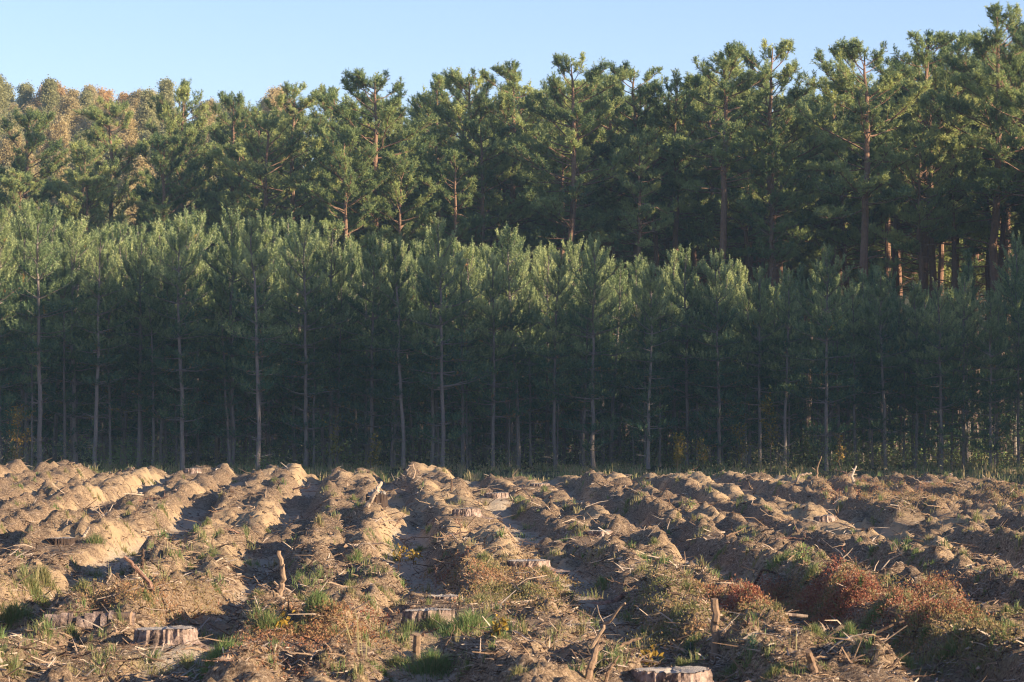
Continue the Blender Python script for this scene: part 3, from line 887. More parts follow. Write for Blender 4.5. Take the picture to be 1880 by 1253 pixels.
# branches seen singly: list of photo points, the first one on the ground; radii in px
brs = [([(512, 1092), (522, 1060), (512, 1012)], 6, 4, M_DEAD, .55, 'upright broken branch with peeling bark rising from a grey log', 1),
       ([(290, 1098), (262, 1055), (228, 1022)], 5, 3, M_REDBARK, .4, 'forked reddish-brown branch slanting up to the left by the furrow', 1),
       ([(260, 1058), (262, 1035), (263, 1008)], 4, 2, M_DEAD, .15, 'short dark upright twig crossing the forked reddish branch', 0),
       ([(1080, 1110), (1100, 1128), (1128, 1118), (1150, 1122)], 8, 5, M_REDBARK, .5, 'orange-barked curved branch lying above the dark furrow', 1),
       ([(1370, 1118), (1400, 1112), (1440, 1128), (1483, 1132)], 5, 3, M_DEAD, .75, 'pale curved branch lying by the red bilberry patch', 0),
       ([(1066, 1215), (1110, 1150), (1148, 1108)], 4, 2, M_DEAD, .6, 'long thin stick slanting across the dark furrow', 1),
       ([(1075, 1250), (1088, 1215), (1097, 1185)], 8, 5, M_DEAD, .45, 'thick pale stick poking up at the bottom edge', 1),
       ([(1105, 1255), (1120, 1228), (1136, 1204)], 4, 2, M_DEAD, .4, 'thin brown stick rising beside the thick pale one', 0),
       ([(1110, 1195), (1150, 1180), (1180, 1170)], 4, 2, M_DEAD, .35, 'low slanting twig over the shaded furrow floor', 1),
       ([(870, 1198), (920, 1198), (960, 1185), (980, 1180)], 7, 3, M_DEAD, .65, 'pale gnarled root lying on sand in front of the large stump', 2),
       ([(768, 1235), (763, 1200), (766, 1165)], 8, 7, M_DEAD, .5, 'short brown post below the large stump', 0),
       ([(1310, 1215), (1313, 1160), (1312, 1100)], 9, 7, M_DEAD, .45, 'grey weathered upright post in front of the bilberry patch', 0),
       ([(1330, 1102), (1280, 1098), (1225, 1088)], 4, 2, M_DEAD, .1, 'dark branch lying against the top of the grey post', 1),
       ([(1500, 1250), (1490, 1215), (1484, 1196)], 9, 6, M_DEAD, .4, 'pale broken snag at the bottom edge of the right side', 0),
       ([(1830, 1205), (1855, 1210), (1872, 1205)], 8, 6, M_DEAD, .85, 'bleached wood chunk near the bottom right corner', 0),
       ([(672, 930), (690, 905), (700, 886)], 5, 3, M_DEAD, .8, 'grey branch leaning against the broken stump', 1),
       ([(885, 912), (905, 928), (922, 932)], 3, 2, M_DEAD, .6, 'thin pale branch lying down from the pinkish stump', 0),
       ([(1840, 865), (1860, 875), (1880, 885)], 3, 2, M_DEAD, .85, 'pale pole lying on the far rim at the right edge', 0),
       ([(1568, 886), (1564, 874), (1572, 856)], 3, 1.5, M_DEAD, .9, 'white forked branch stump standing in the shade by the trees', 2),
       ([(1500, 880), (1500, 862), (1508, 838)], 2, 1, M_DEAD, .5, 'thin forked snag standing at the shaded grass edge', 2),
       ([(757, 880), (762, 868), (758, 852)], 2, 1, M_DEAD, .7, 'small upright stick on the far rim near the centre', 0),
       ([(828, 900), (829, 890), (829, 880)], 2, 1.5, M_DEAD, .2, 'short dark peg on the far rim right of centre mound', 0),
       ([(440, 1110), (475, 1098), (515, 1085), (590, 1088)], 6, 4, M_DEAD, .55, 'grey log lying across the furrow at the left', 1),
       ([(150, 990), (158, 978), (164, 968)], 3, 2, M_DEAD, .9, 'bright splintered branch beside the dark brown stump', 0),
       ([(1800, 1075), (1830, 1085), (1860, 1078)], 4, 2, M_DEAD, .7, 'pale stick on the brush heap at the far right', 1),
       ([(1195, 930), (1225, 935), (1250, 942)], 3, 2, M_DEAD, .8, 'pale branch on the sandy ridge right of centre', 1),
       ([(1690, 1180), (1730, 1150), (1752, 1140)], 3, 2, M_DEAD, .7, 'thin stick leaning out of the shaded hollow at the right', 0),
       ([(1540, 1190), (1600, 1165), (1660, 1140)], 4, 2, M_DEAD, .2, 'dark bent branch over the grassy hollow at lower right', 2),
       ([(1385, 1068), (1400, 1045), (1425, 1068)], 3, 2, M_DEAD, .1, 'small dark arched twig on the grassy mound', 0),
       ([(1455, 888), (1470, 872), (1490, 870)], 3, 2, M_DEAD, .7, 'arched pale branch on the far right rim', 0)]
for i, (pts, r0, r1, mt, tn, lb, tw) in enumerate(brs):
    g = at(*pts[0]); d = g[1]; rg = np.random.default_rng(600 + i)
    P = []
    for j, (px, py) in enumerate(pts):
        q = pxpoint(px, py, d + (rg.normal(0, .04) if j else 0))
        q[2] = max(q[2], hz(q[0], q[1]) + .01); P.append(q)
    P[0][2] = g[2] - .03
    o0 = np.array([P[0][0], P[0][1], P[0][2]])
    me = branch_mesh([p - o0 for p in P], r0 / ppm(d), r1 / ppm(d), rg, mt, tw, tn)
    nm = 'wooden_post' if 'post' in lb else ('fallen_log' if 'log' in lb else 'dead_branch')
    o = obj(nm, me, None, lb, 'branch' if nm == 'dead_branch' else ('post' if nm == 'wooden_post' else 'log'), 'dead branches in the clearing')
    o.location = o0

# fallen rotten log with pink bark plates at lower left
g = at(140, 1165)
t = thing('rotten_log', 'rotten log with pinkish bark plates lying left of the near stump', 'log', (g[0], g[1] + .2, g[2]))
rg = np.random.default_rng(77)
acc = Acc(); Lg = 130 / ppm(g[1])
P = np.stack([np.linspace(-Lg * .55, Lg * .75, 10), np.linspace(.1, -.05, 10), np.linspace(.02, .07, 10)], 1)
acc.tube(P, .055 + .01 * np.sin(np.arange(10)), 12, .45, True, .08, rg)
obj('log_core', acc.mesh('log_core', M_DEAD), t)
for k in range(11):
    a = Acc(); u = -Lg * .5 + Lg * 1.15 * k / 10; hh = rg.uniform(.07, .12)
    n = 6; ang = np.linspace(-1.0, 1.1, n)
    rr = .066 + rg.uniform(0, .015)
    row1 = np.stack([np.full(n, u), -np.cos(ang) * rr, .05 + np.sin(ang) * rr], 1); w_ = Lg * .115 * rg.uniform(.45, 1.2); row1 = row1 * np.array([1, rg.uniform(.85, 1.25), rg.uniform(.8, 1.15)])
    row2 = row1 + np.array([w_, rg.uniform(-.01, .01), 0])
    V = np.vstack([row1, row2, row1 + np.array([0, .012, 0]), row2 + np.array([0, .012, 0])])
    q = np.arange(n - 1)
    F = np.vstack([np.stack([q, q + n, q + n + 1], 1), np.stack([q, q + n + 1, q + 1], 1), np.stack([q + 2 * n, q + 3 * n + 1, q + 3 * n], 1), np.stack([q + 2 * n, q + 2 * n + 1, q + 3 * n + 1], 1),
                   np.array([[0, 1, 2 * n + 1], [0, 2 * n + 1, 2 * n]])])
    a.add(V, F); obj('bark_plate', a.mesh('bark_plate', M_STUMP), t)

for bi, (px, py, wpx, hpx, ns_, lb) in enumerate([(1795, 1110, 100, 45, 70, 'tangled heap of dead brushwood at the right edge of the bilberry'), (1275, 1065, 60, 40, 30, 'upright dry twigs bunched on the ridge left of the bilberry'),
        (1570, 1045, 90, 36, 45, 'grey heap of roots and sticks between two ridges at the right'), (330, 1010, 60, 25, 30, 'small pile of dark brushwood on the ridge at the left'),
        (1660, 935, 70, 22, 45, 'pale brush pile on the far ridges at the right'), (740, 885, 70, 20, 40, 'bristly brush pile on the far mound at the centre'), (140, 862, 60, 14, 40, 'brush pile on the far left mound'),
        (980, 1058, 70, 28, 35, 'reddish root clump below the low middle stump'), (210, 1245, 90, 30, 40, 'straw and twigs heaped at the bottom left')]):
    x, y, z = at(px, py); rg = np.random.default_rng(1200 + bi); W_ = wpx / ppm(y); H_ = hpx / ppm(y)
    t = thing('brushwood_heap', lb, 'brushwood', (x, y, z), 0, 'heaps of brushwood')
    for q in range(ns_):
        a = Acc()
        c = np.array([rg.normal(0, W_ * .3), rg.normal(0, W_ * .35), 0]); c[2] = hz(x + c[0], y + c[1]) - z + rg.random() * H_ * .3
        d = unit(np.array([rg.normal(0, 1), rg.normal(0, 1), abs(rg.normal(.1, .5)) * (2.5 if 'upright' in lb else 1)])); l = rg.uniform(.3, 1.1) * max(H_, W_ * .35)
        m_ = c + d * l * .5 + rg.normal(0, l * .06, 3)
        a.tube([c, m_, c + d * l], [.004 + l * .012, .003 + l * .008, .002], 4, rg.beta(.9, .9), False)
        obj('stick', a.mesh('stick', M_DEAD), t)

# generic loose branches scattered singly
protoB = []
for i in range(12):
    rg = np.random.default_rng(900 + i); L = .5
    a1 = rg.uniform(-.5, .5)
    P = [np.zeros(3), np.array([L * .35, .04 * a1, .02 + .02 * rg.random()]), np.array([L * .7, .1 * a1, .03]), np.array([L, .22 * a1, .02 + .1 * rg.random()])]
    protoB.append(branch_mesh(P, rg.uniform(.010, .019), .005, rg, M_REDBARK if i in (3, 9) else M_DEAD, rg.integers(1, 4), rg.uniform(.15, .95), 5))
for i, m_ in enumerate(protoB): m_['tone'] = [0, 1, 2][i % 3] if i not in (3, 9) else 3
tone = ['dark brown', 'grey', 'pale', 'reddish']
LM = [(297, 1160, 'wide grey-topped stump'), (782, 1130, 'large pale-topped stump'), (1240, 1240, 'stump at the bottom edge'), (1101, 975, 'flat stump right of centre'), (855, 935, 'pinkish ridge stump'),
      (911, 905, 'stump with a leaning branch'), (690, 915, 'broken brown stump'), (1518, 950, 'pink flaky stump'), (990, 885, 'small far rim stump'), (968, 1030, 'low stump in reddish plants'),
      (107, 990, 'dark stump at the left'), (350, 862, 'small far left stump'), (1702, 882, 'low far right stump'), (1310, 1160, 'grey upright post'), (1500, 1100, 'red bilberry patch'), (515, 1050, 'upright broken branch'),
      (262, 1050, 'forked reddish branch'), (1115, 1120, 'orange-barked branch'), (140, 1140, 'rotten log'), (860, 1165, 'bright grass clump'), (400, 1200, 'green tuft by the near stump'), (1600, 1170, 'grassy hollow'),
      (1800, 1075, 'brush heap at the right edge'), (1430, 1040, 'grassy mound'), (1850, 950, 'shaded ridges at the right edge'), (500, 900, 'far ridges left of centre'), (1300, 920, 'sandy far ridges'), (60, 1230, 'bottom left corner'), (640, 1200, 'dry stalks')]
rg = np.random.default_rng(31)
nb = 0
while nb < 290:
    py = 1250 - 385 * rg.random() ** 1.1; px = rg.uniform(-20, 1900)
    if py < 860: continue
    x, y, z = at(px, py)
    if float(far_mask(np.array([x]), np.array([y]))[0]) > .5: continue
    o = bpy.data.objects.new('fallen_branch', protoB[rg.integers(12)])
    s = rg.uniform(.3, .9) * (.55 + .5 * smooth(18, 45, y))
    o.location = (x, y, z + .005); o.scale = (s, s, s)
    up = rg.random() < .10
    o.rotation_euler = (rg.uniform(-.4, .4), -rg.uniform(.5, 1.3) if up else rg.uniform(-.25, .12), rg.random() * 6.28)
    link(o)
    zone = 'far' if y > 42 else ('middle' if y > 26 else 'near')
    st = 'sticking up' if up else 'lying'
    sidew = 'left' if px < 630 else ('central' if px < 1250 else 'right')
    kk_ = min(range(len(LM)), key=lambda q: abs(LM[q][0] - px) + 2 * abs(LM[q][1] - py))
    tag(o, f'{tone[int(o.data["tone"])]} loose twig {st} {"left of" if px < LM[kk_][0] else "right of"} the {LM[kk_][2]}', 'branch', 'loose branches on the clearing')
    nb += 1


# ------------------------------------------------------------------ small debris, grass, bilberry: nobody could count them
def scatter(n, rng, y0=15.5, y1=61, pw=1.0):
    """points on the field, even over the picture rather than over the ground"""
    inv = rng.uniform(0, 1, n) ** pw
    y = 1 / (1 / y1 + (1 / y0 - 1 / y1) * inv); x = rng.uniform(-1, 1, n) * (y * .20 + .5)
    h, s, e = field_h(x, y)
    return x, y, h, s


rg = np.random.default_rng(12)
n = 100000
x, y, h, s = scatter(n, rg)
dens = vnoise(x * 1.1, y * .5, 101) * .7 + .3 * s + .25 * vnoise(x * 5, y * 5, 103)
keep = (dens + rg.random(n) * .45 > .62) & (far_mask(x, y) < .4)
x, y, h = x[keep], y[keep], h[keep]; n = len(x)
ang = rg.random(n) * 6.28; el = rg.normal(.12, .32, n)
L = np.minimum(.22, rg.gamma(2.0, .024, n)) * (.65 + y / 45) + .015
d = np.stack([np.cos(ang) * np.cos(el), np.sin(ang) * np.cos(el), np.sin(el)], 1)
b = np.stack([x, y, h + .006], 1) - d * L[:, None] * .3
w = .0012 + L * .018 + y * .00007
up = np.array([0, 0, 1.0]); side = np.cross(d, up); side /= np.linalg.norm(side, axis=1)[:, None]
up2 = np.cross(side, d)
bend = b + d * L[:, None] * .55 + side * (rg.normal(0, .08, n) * L)[:, None] + up2 * (L * .06)[:, None]
tip = b + d * L[:, None]
V = np.empty((n, 7, 3))
for k, a in enumerate((0, 2.09, 4.19)):
    off = side * math.cos(a) + up2 * math.sin(a)
    V[:, k] = b + off * w[:, None]; V[:, 3 + k] = bend + off * w[:, None] * .8
V[:, 6] = tip
tri = []
for k in range(3):
    k2 = (k + 1) % 3
    tri += [(k, k2, 3 + k2), (k, 3 + k2, 3 + k), (3 + k, 3 + k2, 6)]
F = (np.arange(n)[:, None, None] * 7 + np.array([tri[q] for q in (0, 1, 2, 3, 4, 5, 6, 7, 8)])[None])
tint = np.repeat(rg.beta(.8, 1.0, n)[:, None], 9, 1)
keepf = np.ones((n, 9), bool); keepf[y > 28, 3:] = False          # far twigs are two or three pixels wide: one face strip each
F = F[keepf]; tint = tint[keepf]
n2 = 6500
x2, y2, h2, s2 = scatter(n2, rg)
kp = (vnoise(x2 * .9, y2 * .4, 151) + .25 * s2 > .55) & (far_mask(x2, y2) < .4); x2, y2, h2 = x2[kp], y2[kp], h2[kp]
bigacc = Acc()
for q in range(len(x2)):
    l = rg.uniform(.10, .42) * (.5 + .5 * min(1, y2[q] / 38)); a0 = rg.random() * 6.28; e0 = rg.normal(.12, .28); r0 = rg.uniform(.003, .009) * (.7 + y2[q] / 90)
    dd = np.array([math.cos(a0) * math.cos(e0), math.sin(a0) * math.cos(e0), math.sin(e0)]); p0 = np.array([x2[q], y2[q], h2[q] + .01]) - dd * l * .3
    bigacc.tube([p0, p0 + dd * l * .5 + rg.normal(0, l * .07, 3), p0 + dd * l], [r0, r0 * .8, r0 * .4], 3, float(rg.choice([.1, .35, .5, .8, .95])), False)
Vb = np.vstack(bigacc.V); Fb = np.vstack(bigacc.F); Tb = np.concatenate(bigacc.T)
V = np.vstack([V.reshape(-1, 3), Vb]); F = np.vstack([F, Fb + n * 7]); tint = np.concatenate([tint, Tb])
tw = obj('twig_debris', mesh_np('twig_debris', V.reshape(-1, 3), F, {'tint': ('FACE', tint)}, M_DEAD), None, 'brown and grey twigs and needles strewn over the ridges', 'debris', None, 'stuff')

# clods and bark chips
n = 16000
x, y, h, s = scatter(n, rg)
keep = (vnoise(x * 1.3, y, 111) > .40) & (far_mask(x, y) < .4)
x, y, h = x[keep], y[keep], h[keep]; n = len(x)
oct_ = np.array([(1, 0, 0), (-1, 0, 0), (0, 1, 0), (0, -1, 0), (0, 0, 1), (0, 0, -1)], float)
of = np.array([(0, 2, 4), (2, 1, 4), (1, 3, 4), (3, 0, 4), (2, 0, 5), (1, 2, 5), (3, 1, 5), (0, 3, 5)])
sz = np.minimum(.022, rg.gamma(2, .006, n) + .004) * (.6 + y / 45)
sc3 = sz[:, None] * rg.uniform(.5, 1.6, (n, 3)) * np.array([1.2, 1.2, .7])
ca, sa = np.cos(ang[:n] if len(ang) >= n else rg.random(n)), np.sin(ang[:n] if len(ang) >= n else rg.random(n))
V = oct_[None] * sc3[:, None, :] + rg.normal(0, .003, (n, 6, 3))
V = np.stack([V[..., 0] * ca[:, None] - V[..., 1] * sa[:, None], V[..., 0] * sa[:, None] + V[..., 1] * ca[:, None], V[..., 2]], -1)
V += np.stack([x, y, h + .003], 1)[:, None, :]
F = (np.arange(n)[:, None, None] * 6 + of[None]).reshape(-1, 3)
obj('bark_chips', mesh_np('bark_chips', V.reshape(-1, 3), F, {'tint': ('FACE', np.repeat(rg.beta(1.2, 2.0, n), 8))}, M_DEAD), None, 'small bark chips and clods scattered on the sand', 'debris', None, 'stuff')


def blades(cx, cy, cz, n, rad, hgt, rng, tint, wid=.0045, flop=.5):
    r = rad * np.abs(rng.normal(0, .62, n)); a = rng.random(n) * 6.28; hgt = hgt * np.clip(1.25 - .7 * r / rad, .35, 1.2)
    bx, by = cx + r * np.cos(a), cy + r * np.sin(a)
    bz = field_h(bx, by)[0] - .01
    out = np.stack([np.cos(a), np.sin(a), np.zeros(n)], 1) * (r / rad * flop)[:, None] + rng.normal(0, .22, (n, 3)) * np.array([1, 1, 0])
    H = hgt * rng.uniform(.45, 1.1, n)
    b = np.stack([bx, by, bz], 1)
    m = b + out * (H * .35)[:, None] + np.array([0, 0, 1]) * (H * .6)[:, None]
    t = b + out * (H * 1.0)[:, None] + np.array([0, 0, 1]) * (H * .92 - .25 * H * np.linalg.norm(out, axis=1))[:, None]
    sd = rng.normal(0, 1, (n, 3)) * np.array([1, .5, 0]); sd /= np.linalg.norm(sd, axis=1)[:, None] + 1e-9; sd *= wid * .5
    V = np.stack([b - sd, b + sd, m - sd * .8, m + sd * .8, t], 1)
    F = (np.arange(n)[:, None, None] * 5 + np.array([(0, 1, 3), (0, 3, 2), (2, 3, 4)])[None]).reshape(-1, 3)
    T = np.repeat(np.where(rng.random(n) < .22, rng.random(n) * .3, np.clip(tint + rng.normal(0, .13, n), 0, 1)), 3)
    return V.reshape(-1, 3), F, T


rg = np.random.default_rng(55)
acc = Acc()
# photo positions of the green clumps: (x, y, width px, height px, tint)
tufts = [(60, 1100, 90, 40, .45), (80, 1075, 50, 40, .3), (175, 1000, 40, 25, .6), (390, 1025, 60, 22, .55), (20, 1150, 80, 45, .7), (130, 1170, 50, 28, .55), (400, 1210, 120, 45, .95), (490, 1160, 60, 45, .65),
         (580, 1125, 70, 36, .75), (395, 1085, 25, 20, .5), (860, 1165, 140, 50, .9), (800, 1160, 60, 40, .7), (790, 1240, 110, 48, .85), (730, 1225, 60, 25, .5), (920, 1175, 50, 20, .75), (655, 1035, 55, 22, .75),
         (650, 920, 35, 12, .6), (955, 948, 55, 14, .5), (1105, 1080, 40, 22, .8), (1150, 945, 30, 10, .5), (1050, 970, 30, 12, .5), (1320, 1020, 45, 12, .75), (1360, 975, 50, 14, .65), (1430, 1040, 110, 25, .6),
         (1480, 1035, 80, 25, .6), (1490, 1065, 60, 25, .5), (1600, 1150, 120, 30, .7), (1560, 1175, 80, 30, .8), (1660, 1225, 80, 30, .7), (1700, 1180, 50, 25, .7), (1270, 1200, 60, 30, .65), (1265, 1090, 30, 18, .5),
         (1750, 1200, 90, 25, .4), (1860, 1160, 50, 25, .65), (1680, 1025, 40, 16, .6), (1850, 1130, 40, 20, .5), (1350, 1240, 100, 25, .55), (1420, 1245, 60, 20, .5), (20, 1240, 60, 28, .45), (270, 1105, 50, 18, .45),
         (240, 930, 25, 10, .5), (295, 935, 20, 10, .5), (380, 960, 30, 10, .5), (145, 870, 30, 8, .5), (430, 890, 25, 8, .5), (505, 885, 25, 8, .5), (880, 1110, 120, 22, .35), (960, 1100, 90, 24, .3), (890, 1035, 50, 18, .5),
         (1000, 1060, 70, 22, .35), (1180, 1050, 60, 18, .35), (700, 1090, 70, 20, .35), (640, 1080, 50, 18, .4), (1575, 890, 40, 10, .4), (1430, 890, 40, 8, .5), (1200, 1005, 30, 12, .5), (770, 1015, 40, 16, .55),
         (150, 1085, 80, 26, .4), (470, 1100, 40, 16, .4), (1250, 1235, 60, 24, .5), (700, 1240, 80, 26, .6), (955, 1240, 60, 20, .3), (1500, 1180, 80, 26, .5), (1650, 1180, 70, 24, .75), (1560, 1100, 80, 18, .35)]
for px, py, wp, hp, tt in tufts:
    x, y, z = at(px, py); rad = wp / 2 / ppm(y); hg = hp / ppm(y) * .95
    n = int(min(1500, 220 + 4.5 * wp * (hp / 22)))
    acc.add(*blades(x, y + rad * .3, z, n, rad, max(.07, hg), rg, tt, .0024 + .00007 * y, .8))
for _ in range(620):
    py = 1250 - 385 * rg.random(); px = rg.uniform(-20, 1900); x, y, z = at(px, py)
    if y > 60: continue
    acc.add(*blades(x, y, z, int(rg.integers(25, 70)), rg.uniform(.05, .16), rg.uniform(.05, .13), rg, rg.choice([.2, .35, .5, .6, .75]), .0035 + .00009 * y))
obj('grass_tufts', acc.mesh('grass_tufts', M_GRASS), None, 'green and straw-coloured grass tufts growing on the ridges', 'grass', None, 'stuff')

# tall dry stalks
acc = Acc()
for px, py, n_, hh in [(665, 1225, 6, 95), (672, 1215, 4, 80), (745, 1215, 3, 60), (930, 1060, 4, 60), (1450, 1200, 4, 60), (1180, 1205, 5, 50), (70, 1080, 14, 45), (200, 1060, 5, 50), (560, 900, 3, 20), (1250, 1060, 8, 40), (1800, 880, 3, 40), (1770, 880, 3, 30)]:
    x, y, z = at(px, py)
    acc.add(*blades(x, y, z, n_, .10, hh / ppm(y) * 1.1, rg, .1, .006 + .0001 * y, .2))
obj('dry_stalks', acc.mesh('dry_stalks', M_GRASS), None, 'tall thin dry grass stalks standing in the foreground', 'grass', None, 'stuff')

# shaded grass strip at the foot of the plantation
acc = Acc()
for _ in range(1500):
    y = rg.uniform(52, 68); x = rg.uniform(-14, 14)
    if float(far_mask(np.array([x]), np.array([y]))[0]) < .3: continue
    acc.add(*blades(x, y, 0, 22, rg.uniform(.15, .4), rg.uniform(.08, .26), rg, rg.choice([.15, .3, .45, .6]), .013, .3))
obj('verge_grass', acc.mesh('verge_grass', M_GRASS), None, 'rough shaded grass strip between the ridges and the plantation', 'grass', None, 'stuff')


ug = np.random.default_rng(91)
n = 34000
cx_ = ug.uniform(-14, 16, 260); cy_ = ug.uniform(62.6, 74, 260); ch_ = ug.uniform(.15, .9, 260); k = ug.integers(0, 260, n)
x = cx_[k] + ug.normal(0, .28, n); y = cy_[k] + ug.normal(0, .28, n); z = ug.random(n) ** 1.3 * ch_[k]
d = ug.standard_normal((n, 3)); d /= np.linalg.norm(d, axis=1)[:, None]
n3 = 24000
cx3 = ug.uniform(-17, 18, 320); cy3 = ug.uniform(72, 88, 320); ch3 = ug.uniform(1.0, 3.4, 320); k3 = ug.integers(0, 320, n3)
P1 = np.stack([x, y, z], 1); P3 = np.stack([cx3[k3] + ug.normal(0, .4, n3), cy3[k3] + ug.normal(0, .4, n3), ug.random(n3) ** 1.1 * ch3[k3]], 1)
d3 = ug.standard_normal((n3, 3)); d3 /= np.linalg.norm(d3, axis=1)[:, None]
V, F, T = slivers(np.vstack([P1, P3]), np.vstack([d, d3]), np.concatenate([ug.uniform(.03, .09, n), ug.uniform(.08, .18, n3)]), np.concatenate([np.full(n, .022), np.full(n3, .06)]), ug,
                  np.concatenate([np.clip(ug.beta(1.5, 2, 260)[k] + ug.normal(0, .1, n), 0, 1), ug.uniform(.5, .9, n3)]))
obj('forest_undergrowth', mesh_np('forest_undergrowth', V, F, {'tint': ('FACE', T)}, M_GRASS), None, 'dark brushy undergrowth between the stems of the young pines', 'undergrowth', None, 'stuff')


# bilberry and heather
def leafy(px0, px1, py0, py1, n, tlo, thi, hgt, lf=.016):
    u = rg.random((n, 2)); out = []
    N = 260
    cs = []
    for _ in range(N):
        px = rg.uniform(px0, px1); py = rg.uniform(py0, py1)
        cs.append(at(px, py))
    cs = np.array(cs); k = rg.integers(0, N, n)
    x = cs[k, 0] + rg.normal(0, .09, n); y = cs[k, 1] + rg.normal(0, .12, n)
    h = field_h(x, y)[0]
    patch = vnoise(x * 1.7, y * 1.2, 131)
    z = h + rg.random(n) ** .7 * hgt * .55 * (.4 + patch)
    d = rg.standard_normal((n, 3)) + np.array([0, 0, .6]); d /= np.linalg.norm(d, axis=1)[:, None]
    T = np.clip(tlo + (thi - tlo) * (vnoise(x * 2.3, y * 2, 133) * .8 + rg.normal(.1, .18, n)), 0, 1)
    return slivers(np.stack([x, y, z], 1), d, lf * rg.uniform(.7, 1.4, n), lf * .75, rg, T)


acc = Acc()
acc.add(*leafy(1300, 1780, 1082, 1140, 20000, 0, .95, .15))
acc.add(*leafy(1330, 1560, 1095, 1125, 5000, 0, .6, .16))
acc.add(*leafy(1600, 1880, 890, 930, 5000, .3, .8, .13))
acc.add(*leafy(1500, 1700, 885, 925, 5000, .2, .7, .13))
acc.add(*leafy(860, 1060, 1075, 1120, 5000, .3, .9, .12))
acc.add(*leafy(150, 400, 1085, 1115, 3500, .3, .8, .09))
acc.add(*leafy(520, 700, 1120, 1180, 4000, .1, .7, .07))
acc.add(*leafy(800, 1000, 1030, 1070, 5000, .2, .8, .10))
acc.add(*leafy(1180, 1300, 1060, 1200, 5000, .4, 1, .13))
acc.add(*leafy(1640, 1860, 1120, 1200, 5000, .5, 1, .12))
acc.add(*leafy(450, 620, 1150, 1230, 3000, .2, .6, .06))
obj('bilberry_undergrowth', acc.mesh('bilberry_undergrowth', M_BILB), None, 'low red and rust-orange bilberry carpet over the nearer ridges', 'bilberry', None, 'stuff')


# seedlings and yellow-leaved saplings
def sapling(x, y, z, h, wd, nl, lf, seed, label, name='sapling', cat='sapling', tlo=.3, thi=1.0, mat=None):
    rng = np.random.default_rng(seed)
    t = thing(name, label, cat, (x, y, z), 0, 'small broadleaf saplings')
    w = Acc(); B = []
    n = 5; st = np.stack([np.cumsum(rng.normal(0, h * .03, n)), np.cumsum(rng.normal(0, h * .03, n)), np.linspace(0, h, n)], 1); st[0] = 0
    w.tube(st, np.linspace(.006 + h * .006, .003, n), 4, .4)
    for k in range(int(7 + h * 9)):
        zz = h * rng.uniform(.2, .97); b = np.array([np.interp(zz, st[:, 2], st[:, 0]), np.interp(zz, st[:, 2], st[:, 1]), zz])
        A = curve_axis(b, rng.random() * 6.28, R(rng.uniform(15, 55)), wd * rng.uniform(.4, 1.1), 3, .2, rng, .2)
        w.tube(A, np.linspace(.004 + h * .001, .0015, 4), 3, .4, False)
        m = max(3, nl // int(7 + h * 9)); s = rng.uniform(.2, 1, m) * 3; kk = np.minimum(2, s.astype(int))
        B.append(A[kk] + (A[kk + 1] - A[kk]) * (s - kk)[:, None] + rng.normal(0, lf * .7, (m, 3)))
    obj('stem', w.mesh('sapling_stem', M_DEAD), t)
    B = np.vstack(B); m = len(B)
    d = rng.standard_normal((m, 3)); d /= np.linalg.norm(d, axis=1)[:, None]
    # leaf = two triangles folded along the midrib
    sd = np.cross(d, rng.standard_normal((m, 3))); sd /= np.linalg.norm(sd, axis=1)[:, None]
    nn = np.cross(d, sd)
    l = lf * rng.uniform(.7, 1.3, m)[:, None]
    V = np.stack([B, B + d * l * .5 + sd * l * .32 + nn * l * .1, B + d * l, B + d * l * .5 - sd * l * .32 + nn * l * .1], 1)
    F = (np.arange(m)[:, None, None] * 4 + np.array([(0, 1, 2), (0, 2, 3)])[None]).reshape(-1, 3)
    T = np.repeat(rng.uniform(tlo, thi, m), 2)
    obj('foliage', mesh_np('sapling_leaves', V.reshape(-1, 3), F, {'tint': ('FACE', T)}, mat or M_AUT['yellow']), t)


for i, (px, hpx, dd, lb, wpx, nl) in enumerate([
        (1243, 60, 63.5, 'yellow-leaved birch sapling at the tree line right of centre', 30, 500),
        (1415, 120, 64.2, 'tall dull yellow birch sapling before the dark pines', 30, 500),
        (1365, 75, 64.5, 'thin olive birch sapling left of the tall yellow one', 22, 260),
        (615, 90, 64.4, 'dull yellow sapling at the tree line left of centre', 26, 320),
        (682, 55, 63.5, 'low yellow sapling before the pines left of centre', 22, 260),
        (30, 110, 63.5, 'olive bushy sapling at the far left tree line', 40, 520),
        (1290, 50, 64.0, 'small sapling just right of the bright yellow birch', 20, 160),
        (1545, 70, 64.6, 'thin sapling among the stems left of the sunlit trunks', 20, 160)]):
    x = (px - 940) / ppm(dd)
    sapling(x, dd, hz(x, dd), hpx / ppm(dd) * 1.05, wpx / ppm(dd), nl, .055, 700 + i, lb, tlo=.0 if i not in (0,) else .4)
for i, (px, py, hp, lb, tl, mt) in enumerate([(1190, 1238, 38, 'orange and yellow oak seedling behind the bottom stump', .5, None), (735, 1035, 26, 'small yellow-leaved seedling beside the grassy ridge', .5, None),
                                          (760, 1040, 20, 'tiny yellow seedling next to a dark furrow', .6, None), (520, 1168, 14, 'bright yellow leafy seedling near the near stump', .9, None),
                                          (915, 1170, 24, 'yellow-green bramble seedling right of the grass clump', .3, None), (1475, 1040, 34, 'pale green broadleaf seedling on the grassy mound', .0, M_GRASS),
                                          (1265, 940, 14, 'small green seedling on the sandy ridge', .0, M_GRASS)]):
    x, y, z = at(px, py)
    sapling(x, y, z, hp / ppm(y), hp * .8 / ppm(y), 60, .035, 800 + i, lb, 'seedling', 'seedling', tl, 1.0, mt)


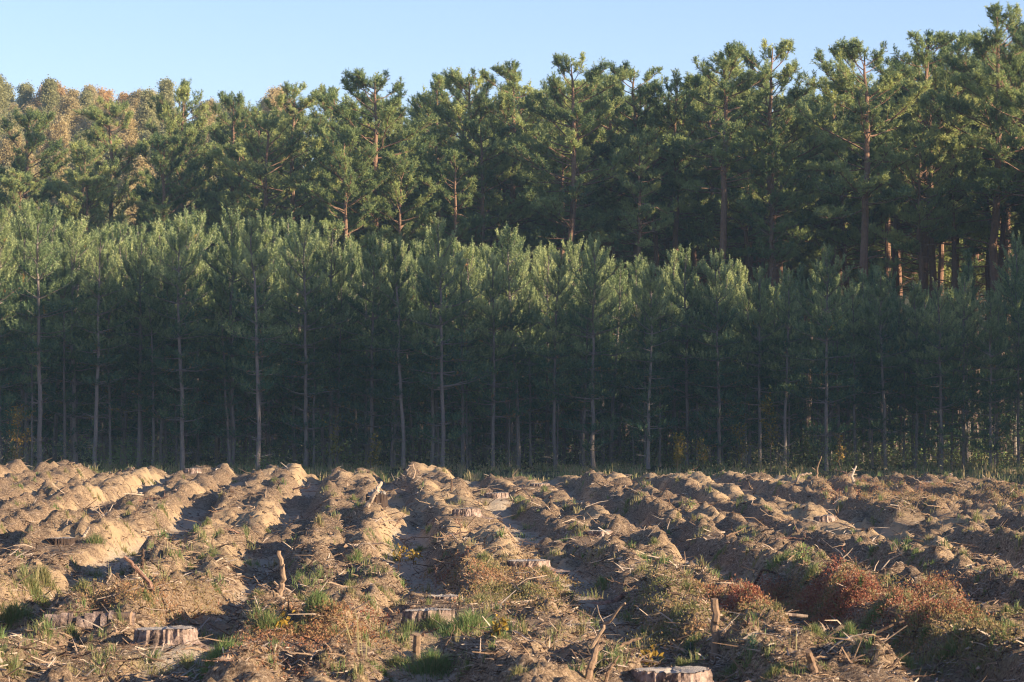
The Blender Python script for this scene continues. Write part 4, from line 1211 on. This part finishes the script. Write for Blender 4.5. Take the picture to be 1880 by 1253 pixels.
# young pine seedling by the post
def baby_pine(px, py, hp, lb, seed):
    x, y, z = at(px, py); rng = np.random.default_rng(seed); h = hp / ppm(y)
    t = thing('pine_seedling', lb, 'seedling', (x, y, z), 0, 'pine seedlings')
    w = Acc(); w.tube([(0, 0, 0), (0, 0, h)], [.006, .003], 4); obj('stem', w.mesh('seedling_stem', M_BARK_Y), t)
    sh = [(np.array([0, 0, h * .5]), np.array([0, 0, 1.]), h * .5, .4)]
    for k in range(14):
        a = rng.random() * 6.28; zz = h * rng.uniform(.1, .8)
        sh.append((np.array([0, 0, zz]), unit(np.array([math.cos(a), math.sin(a), .9])), h * .35 * (1.1 - zz / h), .4))
    V, F, T = brush(sh, rng, 260, .04, .003, 10)
    obj('foliage', mesh_np('seedling_needles', V, F, {'tint': ('FACE', T)}, M_NEEDLE_Y), t)


baby_pine(1382, 1205, 42, 'small blue-green pine seedling right of the grey post', 1)
baby_pine(1268, 1215, 34, 'spiky green pine seedling left of the grey post', 2)

# ------------------------------------------------------------------ haze
hv = bpy.data.materials.new('thin_morning_haze'); hv.use_nodes = True
nt = hv.node_tree; nt.nodes.clear()
o_ = nt.nodes.new('ShaderNodeOutputMaterial'); pv = nt.nodes.new('ShaderNodeVolumePrincipled')
pv.inputs['Color'].default_value = (.48, .74, 1.0, 1); pv.inputs['Density'].default_value = .00042
pv.inputs['Anisotropy'].default_value = 0.0
nt.links.new(pv.outputs[0], o_.inputs['Volume'])
X0, X1, Y0, Y1, Z0, Z1 = -950, 950, -320, 1520, -1.2, 30
V = [(X0, Y0, Z0), (X1, Y0, Z0), (X1, Y1, Z0), (X0, Y1, Z0), (X0, Y0, Z1), (X1, Y0, Z1), (X1, Y1, Z1), (X0, Y1, Z1)]
F = [(0, 3, 2, 1), (4, 5, 6, 7), (0, 1, 5, 4), (1, 2, 6, 5), (2, 3, 7, 6), (3, 0, 4, 7)]
hzm = bpy.data.meshes.new('haze'); hzm.from_pydata(V, [], F); hzm.materials.append(hv)
obj('haze', hzm, None, 'thin pale blue morning haze over the clearing and forest', 'haze', None, 'stuff')
